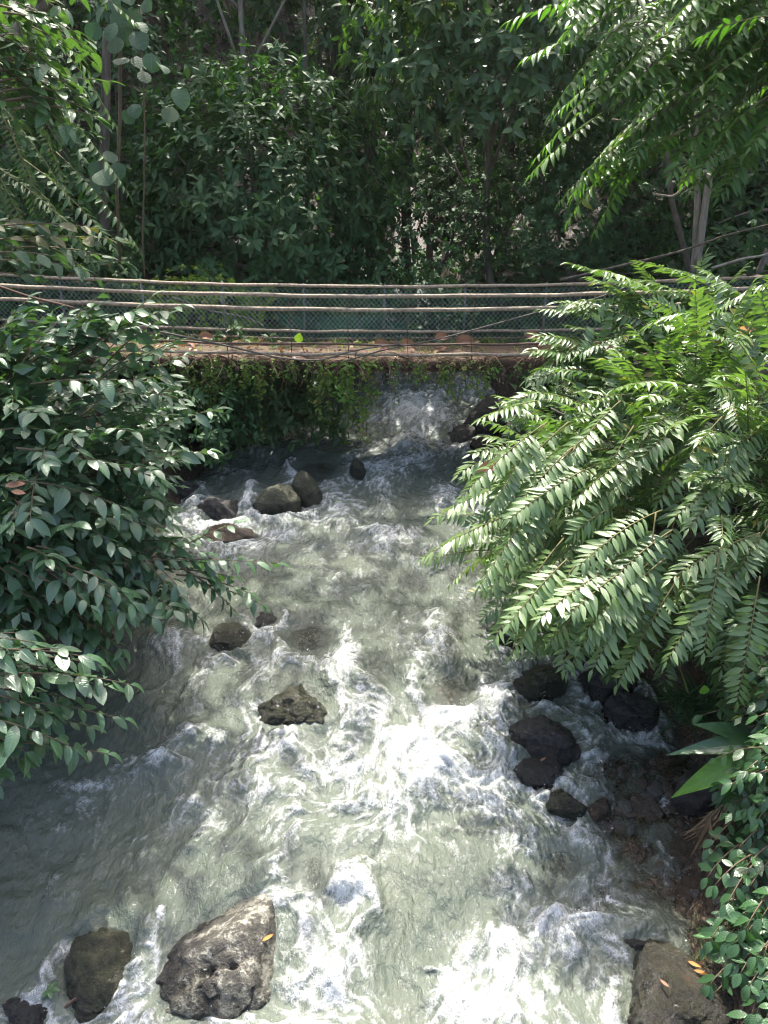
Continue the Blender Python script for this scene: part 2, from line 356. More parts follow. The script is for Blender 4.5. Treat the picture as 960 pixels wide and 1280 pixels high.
def ground_z(x, y):
    x = np.asarray(x, float); y = np.asarray(y, float)
    w = W0(y); a = xL(y); b = xR(y)
    q = np.stack([x, y, 0 * x], -1)
    j = (fbm(q * 1.3, 5) - 0.5)
    a = a + j * 0.5; b = b + (fbm(q * 1.5, 9) - 0.5) * 0.5
    din = np.minimum(x - a, b - x)
    dr = b - x
    bed = w - 0.52 * (1 - np.exp(-np.maximum(din, 0) / 0.55))
    # shallow gravel bar on the inside of the right bank
    bar = sstep(3.75, 4.3, y) * (1 - sstep(5.6, 6.3, y)) * sstep(1.75, 0.55, dr)
    bed = bed + bar * np.maximum(w + 0.020 - bed, 0) * (0.95)
    dl_ = np.maximum(a - x, 0); dr_ = np.maximum(x - b, 0)
    up = lambda d, s: 0.55 * (1 - np.exp(-d / 0.35)) + 0.45 * (1 - np.exp(-d / 1.5)) + s * d
    lim = lambda v, m: m * (1 - np.exp(-v / m))
    bank = lim(up(dl_, 0.30), 9.0) + lim(up(dr_, 0.30), 9.0)
    hill = 11.0 * sstep(17, 34, y) * sstep(0.5, 7, np.maximum(dl_, dr_)) + 9 * sstep(24.5, 34, y)
    z = np.where(din > 0, bed, w + bank + hill)
    z = np.minimum(z, 26)
    z = z + (fbm(q * 3.1, 21) - 0.5) * 0.10 + (fbm(q * 11, 31, 3) - 0.5) * 0.05
    z = z + (fbm(q * 22, 41, 2) - 0.5) * 0.09 * bar
    return z
def on_water(px, py):
    d = ray(px, py); t = 6.0
    for _ in range(40):
        t = (W0(d[1] * t) - CAM_Z) / d[2]
    return np.array([d[0] * t, d[1] * t, W0(d[1] * t)]), t / FPX

# ------------------------------------------------------------------ boulders
import bmesh
_ico = {}
def ico(n):
    if n not in _ico:
        b = bmesh.new(); bmesh.ops.create_icosphere(b, subdivisions=n, radius=1.0)
        b.verts.ensure_lookup_table()
        _ico[n] = (np.array([v.co[:] for v in b.verts]), np.array([[v.index for v in f.verts] for f in b.faces])); b.free()
    return _ico[n]
def stone_mesh(name, size, seed, mat, sub=4, facets=9, rough=0.14, outline=None, yaw=0.0, water=None, cz=0.0, groove=None, tilt=None, top=None, cuts=None):
    """a worn stone: a ball cut by random planes, or grown to a given plan outline, then roughened"""
    rng = np.random.default_rng(seed)
    D, F = ico(sub); V = D.copy()
    if outline is not None:
        a = np.arctan2(outline[:, 1], outline[:, 0]); o = np.argsort(a); a = a[o]; r = np.linalg.norm(outline, axis=1)[o]
        th = np.arctan2(D[:, 1], D[:, 0])
        rr = np.interp(th, np.concatenate([a - 2 * math.pi, a, a + 2 * math.pi]), np.tile(r, 3))
        el = np.arcsin(np.clip(D[:, 2], -1, 1)); ch = np.cos(el) ** 0.55; sh = np.sign(D[:, 2]) * np.abs(np.sin(el)) ** 0.75
        V = np.stack([np.cos(th) * rr * ch, np.sin(th) * rr * ch, sh * size[2]], -1)
        sc = float(np.mean(r))
    else:
        nrm = unit(rng.normal(0, 1, (facets, 3)) * [1, 1, 0.8])
        for q in nrm:
            k = rng.uniform(0.58, 0.90); dd = V @ q; ex = np.maximum(dd - k, 0); V = V - (ex * 0.90)[:, None] * q
        V = V * np.asarray(size); sc = float(np.mean(size))
        c, s = math.cos(yaw), math.sin(yaw); V = V @ np.array([[c, s, 0], [-s, c, 0], [0, 0, 1]])
    low = V[:, 2] < 0; V[low, 2] *= max(1.0, .42 / size[2])
    if tilt is not None:
        V[:, 2] += V[:, 0] * tilt[0] + V[:, 1] * tilt[1]
    N = unit(V / np.array([1, 1, 1]))
    o3 = rng.uniform(0, 50, 3)
    f1 = fbm(V / sc * 1.6 + o3, seed, 3) - 0.5; f2 = fbm(V / sc * 6 + o3, seed + 7, 4, 0.55) - 0.5
    ridge = np.abs(fbm(V / sc * 2.6 + o3 + 9, seed + 3, 3) - 0.5)
    V = V + N * (sc * (rough * 2.0 * f1 + rough * 0.75 * f2 - rough * 0.9 * np.maximum(0.06 - ridge, 0) / 0.06))[:, None]
    if groove is not None:
        for (ax, ay, bx, by, dp, wd_) in groove:
            ab = np.array([bx - ax, by - ay]); t = np.clip(((V[:, :2] - [ax, ay]) @ ab) / (ab @ ab), 0, 1)
            q = np.array([ax, ay]) + t[:, None] * ab; ds = np.linalg.norm(V[:, :2] - q, axis=1) + 0.012 * (fbm(V * 9, 3) - 0.5)
            up = (V[:, 2] > -0.05)
            V[:, 2] -= up * dp * np.exp(-(ds / wd_) ** 2)
    if cuts:
        for (ca, cb, cc) in cuts:
            lim_ = cc + ca * V[:, 0] + cb * V[:, 1] + .10 * (fbm(V * 4 + o3, seed + 11, 4) - .5); V[:, 2] = np.where(V[:, 2] > lim_, lim_ + .16 * (V[:, 2] - lim_), V[:, 2])
    wet = np.zeros(len(V))
    if top is not None: cz = water + top - V[:, 2].max()
    if water is not None:
        z = V[:, 2] + cz - water
        wet = 1 - sstep(0.0, 0.16, z + 0.10 * (fbm(V * 3 + o3, 8) - 0.5))
    me = mesh_np(name, V, [F], attrs={'wet': wet}, mat=mat)
    return me, V, cz
M['rock_pale'] = rock_mat('lichened_grey_stone', (0.034, 0.032, 0.026), (0.090, 0.085, 0.070), (0.22, 0.21, 0.175), lichen=(0.40, 0.39, 0.32), lich=0.565, wet=.12)
M['rock_green'] = rock_mat('green_brown_stone', (0.030, 0.032, 0.020), (0.075, 0.075, 0.045), (0.13, 0.115, 0.075), lichen=(0.22, 0.21, 0.15), lich=0.66, wet=0.42, moss=(0.040, 0.052, 0.018))
M['rock_dark'] = rock_mat('wet_dark_stone', (0.022, 0.022, 0.022), (0.055, 0.052, 0.048), (0.10, 0.095, 0.085), lichen=(0.20, 0.19, 0.165), lich=0.68, wet=0.40)
M['rock_brown'] = rock_mat('brown_stone', (0.050, 0.034, 0.022), (0.125, 0.090, 0.060), (0.21, 0.165, 0.115), lichen=(0.28, 0.25, 0.19), lich=0.66, wet=0.45)
M['rock_slate'] = rock_mat('smooth_grey_stone', (0.022, 0.021, 0.018), (0.070, 0.066, 0.052), (0.20, 0.185, 0.14), lichen=None, wet=0.6, moss=(.05, .05, .022))
M['pebble'] = rock_mat('gravel_stone', (0.055, 0.040, 0.028), (0.14, 0.105, 0.075), (0.26, 0.21, 0.16), wet=0.15)
M['pebble_grey'] = rock_mat('grey_gravel_stone', (0.06, 0.06, 0.055), (0.14, 0.135, 0.12), (0.26, 0.25, 0.22), wet=0.12)

# px, py of the middle of the visible stone, width in px, depth/width, top above water (m), half height (m), material, facets, label
ST = [
 (372, 880, 88, .80, .13, .34, 'rock_green', 9, 'rounded green-brown boulder alone in mid river, ringed by white water'),
 (392, 790, 72, .80, -.01, .30, 'rock_green', 5, 'round boulder just under a smooth hump of water in mid river'),
 (560, 860, 70, .90, -.02, .36, 'rock_brown', 6, 'brown sunken boulder with white water pouring over it, right of mid river'),
 (676, 852, 60, .80, .13, .34, 'rock_green', 8, 'dark round boulder under the right shrub tips with water falling at its left'),
 (683, 922, 82, .75, .15, .36, 'rock_dark', 9, 'broad dark boulder with a shiny top, above the small round one at the gravel'),
 (672, 958, 50, .8, .07, .22, 'rock_dark', 9, 'low dark stone tucked against the foot of the broad shiny boulder'),
 (708, 1003, 44, .85, .09, .17, 'rock_green', 5, 'small smooth round green-black boulder at the edge of the gravel shallows'),
 (750, 1006, 36, .9, .05, .14, 'rock_brown', 9, 'small mossy brown stone just right of the round green-black boulder'),
 (760, 852, 66, .8, .22, .36, 'rock_dark', 8, 'black boulder in the shade under the lowest fern-like fronds'),
 (786, 888, 56, .8, .14, .28, 'rock_dark', 9, 'black wet stone by the right bank with a little white cascade beside it'),
 (640, 790, 48, .9, .12, .28, 'rock_green', 7, 'dark stone half hidden below the left tips of the right shrub'),
 (725, 825, 46, .9, .10, .26, 'rock_dark', 7, 'dark stone deep in shade behind the hanging fronds on the right'),
 (288, 796, 46, .9, .12, .26, 'rock_green', 8, 'greenish stone below the tip of the long left branch'),
 (606, 528, 70, .8, .42, .55, 'rock_dark', 8, 'big black boulder on the right below the footbridge'),
 (570, 541, 40, .8, .14, .26, 'rock_dark', 9, 'wedge shaped dark stone pointing into the stream below the footbridge'),
 (606, 553, 44, .8, .10, .24, 'rock_brown', 8, 'brownish stone in front of the big black boulder below the footbridge'),
 (640, 536, 40, .8, .30, .40, 'rock_brown', 8, 'brownish stone at the right bank below the footbridge, behind leaves'),
 (384, 620, 36, 1.1, .32, .40, 'rock_green', 8, 'upright slanting boulder with a pale back, right one of the upstream trio'),
 (344, 629, 54, .75, .26, .36, 'rock_green', 7, 'round dark green boulder with water spilling past both sides, upstream left'),
 (276, 636, 62, .65, .17, .28, 'rock_dark', 7, 'low black rounded boulder at the left of the upstream trio'),
 (288, 662, 66, .60, .07, .18, 'rock_brown', 11, 'flat reddish brown slab just downstream of the low black boulder'),
 (447, 590, 21, .9, .19, .24, 'rock_green', 8, 'small pointed dark stone standing alone in the white water upstream'),
 (400, 583, 60, .8, -.02, .30, 'rock_green', 5, 'sunken boulder under a grey-green hump of water near the footbridge'),
 (385, 1085, 62, .9, -.02, .30, 'rock_brown', 8, 'reddish sunken stone with water sliding over it beside the large pale rock'),
 (702, 1085, 78, .9, -.03, .30, 'rock_brown', 6, 'broad brown stone lying just under the water at the gravel edge'),
 (400, 925, 56, .8, -.015, .28, 'rock_brown', 6, 'sunken brown stone just downstream of the lone green-brown boulder'),
 (795, 1180, 44, .6, .06, .16, 'rock_dark', 9, 'dark flat stone tucked against the upper side of the smooth wedge boulder'),
 (480, 940, 46, .7, -.03, .26, 'rock_dark', 6, 'dark sunken stone in the wake left of the brightest foam'),
 (230, 610, 40, .8, .12, .26, 'rock_dark', 8, 'dark stone at the left bank in the shade of the hanging vines'),
 (330, 770, 40, .8, .05, .2, 'rock_dark', 8, 'small dark stone at the left bank beneath the long branch'),
 (885, 1000, 80, .7, .22, .36, 'rock_dark', 8, 'dark earthy stone in the right bank beneath the big lime leaf'),
 (860, 1060, 60, .7, .06, .2, 'rock_brown', 9, 'flat brown stone at the water edge below the dead frond'),
 (870, 1105, 56, .7, .08, .2, 'rock_brown', 9, 'rounded tan stone at the edge of the right bank above the wedge boulder'),
 (28, 1268, 60, .7, .08, .24, 'rock_dark', 9, 'black stone in the near left corner with a seedling beside it'),
 (600, 945, 40, .9, -.03, .26, 'rock_brown', 7, 'sunken stone under the bright foam right of mid river'),
]
STONES = []      # (world vertices, emergent?)
for k, (px, py, wpx, dr, zt, hz, mk, fc, lab) in enumerate(ST):
    zt = zt * 1.35 if zt > 0 else (zt + .01 if wpx > 58 else -.10); c, s = on_water(px, py + (3 if zt > 0 else 0)); sx = wpx * 0.5 * s * 1.28; hz = max(.10, zt * 1.35) if zt > 0 else hz
    cz = c[2] + zt - hz * 0.93
    me, V, cz = stone_mesh('boulder', (sx, sx * dr, hz), 100 + k, M[mk], sub=5 if wpx > 55 and py > 780 else 4, facets=fc, yaw=(k * 1.7) % 0.8 - 0.4, water=c[2], top=zt,
                       tilt=(-0.5, 0.25) if 'upright' in lab else ((0.5, 0.1) if 'wedge shaped' in lab else None))
    o = put('boulder', me, loc=(c[0], c[1], cz)); tag(o, lab, 'boulder')
    STONES.append((V + [c[0], c[1], cz], zt > 0))
def outline_px(pts, lift):
    out = []
    for (a, b) in pts:
        d = ray(a, b); t = 5.5
        for _ in range(30): t = (W0(d[1] * t) + lift - CAM_Z) / d[2]
        out.append(d[:2] * t)
    return np.array(out)
def hero(pts, lift, hz, top, mk, lab, seed, rough=0.07, tilt=None, groove_px=None, sub=6, cuts=None):
    P = outline_px(pts, lift); c = P.mean(0); P = c + (P - c) * 1.10; w = float(W0(c[1])); cz = w + top - hz
    # add points along the edges so that the outline keeps its corners
    Q = np.concatenate([P * (1 - f) + np.roll(P, -1, 0) * f for f in (0, .25, .5, .75)])
    gr = None
    if groove_px:
        gr = []
        for (a, b, dp, wd_) in groove_px:
            g = outline_px([a, b], top * 0.7) - c; gr.append((g[0, 0], g[0, 1], g[1, 0], g[1, 1], dp, wd_))
    me, V, cz = stone_mesh('boulder', (1, 1, hz), seed, M[mk], sub=sub, outline=Q - c, rough=rough, water=w, top=top, tilt=tilt, groove=gr, cuts=cuts)
    o = put('boulder', me, loc=(c[0], c[1], cz)); tag(o, lab, 'boulder'); STONES.append((V + [c[0], c[1], cz], True)); return o
hero([(184, 1226), (206, 1262), (262, 1260), (322, 1246), (358, 1222), (368, 1160), (360, 1104), (322, 1092), (278, 1114), (230, 1163), (200, 1193)], 0.06, 0.36, 0.22, 'rock_pale',
     'large pale lichened boulder with a dark crack across its lower side, near left', 7, rough=0.085, tilt=(0.10, 0.16), cuts=[(-1.0, .1, .50), (.35, -.45, .36)],
     groove_px=[((196, 1240), (232, 1222), .05, .035), ((232, 1222), (262, 1206), .05, .035), ((262, 1206), (292, 1204), .045, .03), ((292, 1204), (330, 1180), .07, .03), ((300, 1150), (285, 1175), .05, .025)])
hero([(78, 1196), (92, 1170), (130, 1158), (170, 1160), (186, 1176), (172, 1226), (134, 1268), (96, 1268), (80, 1236)], 0.03, 0.36, 0.13, 'rock_green',
     'flat wet boulder barely breaking the surface left of the large pale boulder', 8, rough=0.08, tilt=(-.1, .2))
hero([(796, 1262), (802, 1210), (815, 1178), (836, 1176), (870, 1200), (915, 1228), (938, 1250), (936, 1300), (880, 1345), (808, 1340)], 0.12, 0.46, 0.36, 'rock_slate',
     'smooth wet wedge boulder with orange leaves on it, near right corner', 12, rough=0.10, cuts=[(-.28, -.42, .40)], tilt=(-.10, .20), groove_px=[((838, 1180), (880, 1215), .05, .05), ((880, 1215), (905, 1250), .05, .05), ((828, 1215), (836, 1262), .04, .04)])
print('boulders', round(time.time() - T0, 1))

# ------------------------------------------------------------------ river: flow round the stones, foam carried by the flow
RX0, RX1, RY0, RY1, H = -4.8, 3.8, 1.6, 22.0, 0.0125
nx, ny = int((RX1 - RX0) / H), int((RY1 - RY0) / H)
def river():
    rng = np.random.default_rng(4)
    hc = 0.05; cx, cy_ = int((RX1 - RX0) / hc), int((RY1 - RY0) / hc)
    gx = RX0 + (np.arange(cx) + .5) * hc; gy = RY0 + (np.arange(cy_) + .5) * hc
    X, Y = np.meshgrid(gx, gy)
    Hb = np.full((cy_, cx), -9.0); He = Hb.copy(); Em = np.zeros((cy_, cx), bool); Sub = np.full((cy_, cx), -9.0)
    for V, em in STONES:
        ix = ((V[:, 0] - RX0) / hc).astype(int); iy = ((V[:, 1] - RY0) / hc).astype(int)
        ok = (ix >= 0) & (iy >= 0) & (ix < cx) & (iy < cy_)
        h = np.full((cy_, cx), -9.0); np.maximum.at(h, (iy[ok], ix[ok]), V[ok, 2])
        m = h
        for dx in (-1, 0, 1):
            for dy in (-1, 0, 1): m = np.maximum(m, np.roll(np.roll(h, dx, 1), dy, 0) - 0.02 * (dx != 0) - 0.02 * (dy != 0))
        Hb = np.maximum(Hb, m)
        if em: Em |= (m > W0(Y) - 0.03); He = np.maximum(He, h)
        else: Sub = np.maximum(Sub, m)
    G = ground_z(X, Y)
    Wb = W0(Y)
    # stream function
    a, b = xL(Y), xR(Y); s0 = np.clip((X - a) / (b - a), 0, 1); dry = (X < a) | (X > b) | (G > Wb + 0.02)
    psi = s0.copy(); fixed = dry | Em
    lab = psi.copy(); lab[dry & (X < (a + b) / 2)] = 0; lab[dry & (X >= (a + b) / 2)] = 1
    # every stone keeps the value of the streamline that meets its middle
    for V, em in STONES:
        if not em: continue
        c = V.mean(0); r = np.ptp(V[:, 0]) * .6
        mk = Em & ((X - c[0]) ** 2 + (Y - c[1]) ** 2 < r * r)
        lab[mk & ~dry] = np.clip((c[0] - xL(c[1])) / (xR(c[1]) - xL(c[1])), 0, 1)
    psi = lab.copy()
    chk = (np.add.outer(np.arange(cy_), np.arange(cx)) % 2).astype(bool)
    for it in range(350):
        for c in (chk, ~chk):
            av = (np.roll(psi, 1, 0) + np.roll(psi, -1, 0) + np.roll(psi, 1, 1) + np.roll(psi, -1, 1)) * .25
            m = c & ~fixed; psi[m] += 1.75 * (av - psi)[m]
        psi[0] = psi[1]; psi[-1] = psi[-2]; psi[:, 0] = 0; psi[:, -1] = 1
    u = np.gradient(psi, hc, axis=0) * 5.0; v = -np.gradient(psi, hc, axis=1) * 5.0
    sp = np.hypot(u, v); k = 1.0 / np.maximum(sp, 0.25) * np.clip(sp, 0.25, 1.8); u *= k; v *= k
    # water surface: pillows above stones, hollows and wakes below them
    src = np.zeros_like(X); Wm = Wb.copy()
    for V, em in STONES:
        c = V.mean(0); rx = np.ptp(V[:, 0]) / 2; ry = np.ptp(V[:, 1]) / 2
        qx, qy = (X - c[0]) / rx, (Y - c[1]) / ry
        amp = 1.0 if em else 0.8
        Wm += amp * 0.07 * np.exp(-(qx ** 2) - ((qy - 1.05) / .5) ** 2) - amp * 0.09 * np.exp(-(qx / .8) ** 2 - ((qy + 1.25) / .7) ** 2)
        src = np.maximum(src, 0.85 * np.exp(-((qx / 1.1) ** 2)) * np.exp(-((qy + 1.55) / .45) ** 2))
        src = np.maximum(src, 0.75 * np.exp(-((np.hypot(qx, qy + .2) - 1.12) / .16) ** 2) * (qy < .5))
    FOAM_GLINT = [(330,562,50,14,.5),(400,545,40,14,.65),(290,590,30,11,.55),(520,518,55,40,1.),(500,560,50,20,.8),(590,490,25,18,.8),(545,505,22,30,.9),(470,592,55,22,.75),(515,575,45,18,.7),(240,640,22,28,.7),(312,625,10,24,.95),(357,640,8,18,.9),(428,632,36,30,.7),
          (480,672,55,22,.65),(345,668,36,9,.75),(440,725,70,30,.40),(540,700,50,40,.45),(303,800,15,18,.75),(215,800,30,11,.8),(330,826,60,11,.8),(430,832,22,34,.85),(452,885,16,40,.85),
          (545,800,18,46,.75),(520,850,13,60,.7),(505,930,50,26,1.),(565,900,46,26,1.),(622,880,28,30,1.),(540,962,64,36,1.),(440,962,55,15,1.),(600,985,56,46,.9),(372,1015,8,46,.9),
          (255,920,44,14,.7),(195,955,60,16,.72),(330,985,50,14,.7),(110,985,50,12,.5),(255,1035,40,9,.5),(60,1040,40,10,.45),(180,1050,30,8,.45),(70,1100,30,8,.35),(300,1070,24,7,.4),(150,1110,30,8,.35),(640,1035,44,56,.7),(500,1010,70,26,.7),(520,930,40,40,1.),(428,1115,20,38,1.05),(400,1082,26,7,.85),(440,1180,18,40,.8),(405,1235,55,40,.9),(560,1225,24,26,.95),  # lower left zones: sky and sun glints on calm water, painted as foam
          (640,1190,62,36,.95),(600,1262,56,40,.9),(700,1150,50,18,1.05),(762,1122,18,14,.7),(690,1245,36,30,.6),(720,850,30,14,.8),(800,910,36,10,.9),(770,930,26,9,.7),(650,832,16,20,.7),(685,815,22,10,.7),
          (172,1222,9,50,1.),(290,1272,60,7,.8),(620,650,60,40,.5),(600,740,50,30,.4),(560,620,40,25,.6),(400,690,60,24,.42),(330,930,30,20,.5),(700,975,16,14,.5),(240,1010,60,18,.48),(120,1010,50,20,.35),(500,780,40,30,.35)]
    for (px, py, rx, ry, st) in FOAM_GLINT:
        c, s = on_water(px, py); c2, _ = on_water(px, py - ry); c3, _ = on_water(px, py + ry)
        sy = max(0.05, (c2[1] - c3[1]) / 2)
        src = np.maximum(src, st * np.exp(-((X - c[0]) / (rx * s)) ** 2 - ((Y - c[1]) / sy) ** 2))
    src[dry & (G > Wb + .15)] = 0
    film = blur(np.where(Sub > -5, Sub + 0.035, Wb - 1), 1)
    Wm = np.maximum(Wm, np.where(Sub > -5, film, -9)); Wm = blur(Wm, 1)
    # fine grid
    fx = (np.arange(nx) + .5) * H / hc - .5; fy = (np.arange(ny) + .5) * H / hc - .5
    FX, FY = np.meshgrid(fx.astype(np.float32), fy.astype(np.float32))
    up = lambda A: bil(A.astype(np.float32), FX, FY)
    U, Vv, S = up(u), up(v), up(src)
    rough = np.clip(blur(S, 12) * 1.5 + .12, 0.22, 1.25)
    for cell, amp in ((60, 2.2), (30, 1.9), (15, 1.3), (7, 0.7)):
        q = gridnoise(ny, nx, cell, rng); a = amp * cell
        U += np.gradient(q, axis=0).astype(np.float32) * a * rough; Vv -= np.gradient(q, axis=1).astype(np.float32) * a * rough
    # foam density carried downstream
    S = np.maximum(S, up(.13 * sstep(.10, .35, s0) * sstep(1.0, .75, s0) * sstep(4.2, 6.0, Y) * (.5 + fbm(np.stack([X, Y, 0 * X], -1) * 1.1, 51)))); D = S.copy(); gxI, gyI = np.meshgrid(np.arange(nx, dtype=np.float32), np.arange(ny, dtype=np.float32))
    stp = 5.0
    for it in range(26):
        D = bil(D, gxI - U * stp, gyI - Vv * stp) * 0.905
        D = np.maximum(D, S)
    # streaks: noise smeared along the turbulent flow
    sp = np.maximum(np.hypot(U, Vv), 1e-3); un, vn_ = U / sp, Vv / sp
    def lic(N, n, ds):
        acc = N.copy()
        for sg in (1, -1):
            ax, ay = gxI.copy(), gyI.copy()
            for i in range(n):
                a = bil(un, ax, ay); b = bil(vn_, ax, ay)
                ax += sg * ds * a; ay += sg * ds * b; acc += bil(N, ax, ay)
        return acc / (2 * n + 1)
    def rank(A):
        m, s = A.mean(), A.std() + 1e-6
        z = (A - m) / s; return 1 / (1 + np.exp(-1.7 * z))
    n1 = rng.random((ny, nx)).astype(np.float32)
    n2 = blur(rng.random((ny, nx)), 2).astype(np.float32); n3 = blur(rng.random((ny, nx)), 5).astype(np.float32)
    f1 = rank(lic(n1, 4, 1.0)); f2 = rank(lic(n2, 8, 1.4)); f3 = rank(lic(n3, 11, 2.0))
    lace = 1 - np.abs(2 * f2 - 1); lace2 = 1 - np.abs(2 * f3 - 1)
    g1 = blur(n1, 1); Tt = rank(0.44 * f1 + 0.30 * lace ** 2 + 0.10 * f3 + 0.12 * lace2 ** 3 + 0.20 * f2 + 1.3 * (g1 - .5) + .30 * gridnoise(ny, nx, 9, rng) + .35 * gridnoise(ny, nx, 22, rng))
    Dc = np.clip(D, 0, 1.1)
    sm = up(blur(np.where(Sub > Wb - .10, 1.0, 0.0), 1)); Dc = Dc * (1 - .75 * sm)
    core = sstep(.55, .95, blur(Dc, 3))
    foam = np.clip(1.05 * Dc + (1.0 - .5 * core) * (Tt - .5) - .30 + .12 * core, 0, 1) * np.clip(Dc * 2.0, 0, 1)
    foam = np.maximum(foam, (0.06 + .30 * np.clip(blur(Dc, 20) * 2.0, 0, 1)) * sstep(.55, 1.0, .5 * lace2 + .5 * f1))
    aer = np.clip(blur(np.clip(D, 0, 1), 12) * 1.3 + .25 * (blur(np.clip(D, 0, 1), 40)), 0, 1)
    wav = gridnoise(ny, nx, 34, rng) * .5 + gridnoise(ny, nx, 17, rng) * .3
    rip = gridnoise(ny, nx, 7, rng) + .6 * gridnoise(ny, nx, 4, rng)
    hh = (0.10 * (f3 - .5) + 0.045 * (f2 - .5) + 0.016 * (f1 - .5)) * (0.25 + Dc * .95) + 0.05 * foam * Dc * f2 + .20 * (blur(Dc, 7) - .6 * blur(Dc, 26)) + (wav - .4) * 0.27 * (0.2 + np.clip(blur(D, 8), 0, 1)) + .020 * (rip - .8) * (1 - .5 * np.clip(Dc, 0, 1))
    hh = np.minimum(.35 * hh + .65 * blur(hh, 1), .20)
    return dict(X=X, Y=Y, hc=hc, W=Wm.astype(np.float32), G=G.astype(np.float32), Hb=Hb.astype(np.float32), Hd=np.maximum(He - .16, Sub).astype(np.float32), foam=foam, aer=aer, hh=hh, D=D, f2=f2)
RV = river()
print('river sim', round(time.time() - T0, 1))
def river_mesh():
    pys = np.linspace(1345, 474, 860); yr = np.array([on_water(480, p)[0][1] for p in pys])
    ys = np.concatenate([np.linspace(-6, yr[0] - .06, 40), yr, np.linspace(yr[-1] + .08, 24.5, 50)])
    s = np.linspace(0, 1, 470)
    Yg = np.repeat(ys[:, None], len(s), 1); Xg = (xL(ys) - .4)[:, None] * (1 - s) + (xR(ys) + .4)[:, None] * s
    cg = lambda A: bil(A, (Xg - RX0) / RV['hc'] - .5, (Yg - RY0) / RV['hc'] - .5)
    fg = lambda A: bil(A.astype(np.float32), (Xg - RX0) / H - .5, (Yg - RY0) / H - .5)
    inside = (Yg > RY0) & (Yg < RY1)
    Wz = np.where(inside, cg(RV['W']), W0(Yg)); Gz = np.where(inside, cg(RV['G']), W0(Yg) - .4); Hz = np.where(inside, cg(RV['Hb']), -9)
    hh = fg(RV['hh']); Hd_ = np.where(inside, cg(RV['Hd']), -9); shallow = sstep(0.0, 0.12, Wz - np.maximum(Gz, Hd_)) * .85 + .15
    Z = Wz + hh * shallow
    dep = np.clip(Z - np.maximum(Gz, np.where(inside, cg(RV['Hd']), -9)), 0, 2)
    V = np.stack([Xg, Yg, Z], -1).reshape(-1, 3)
    nr, nc = Yg.shape; i = np.arange(nr - 1)[:, None] * nc; j = np.arange(nc - 1)[None]
    F = np.stack([i + j, i + j + 1, i + nc + j + 1, i + nc + j], -1).reshape(-1, 4)
    bad = (Z < Gz - .10) | (Z < Hz - .30); b = bad.ravel()[F].all(1); F = F[~b]
    used = np.zeros(len(V), bool); used[F.ravel()] = True; re = np.cumsum(used) - 1
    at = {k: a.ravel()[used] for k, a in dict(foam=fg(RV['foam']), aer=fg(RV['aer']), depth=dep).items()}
    return mesh_np('river_water', V[used], [re[F]], attrs=at, mat=M['water'])
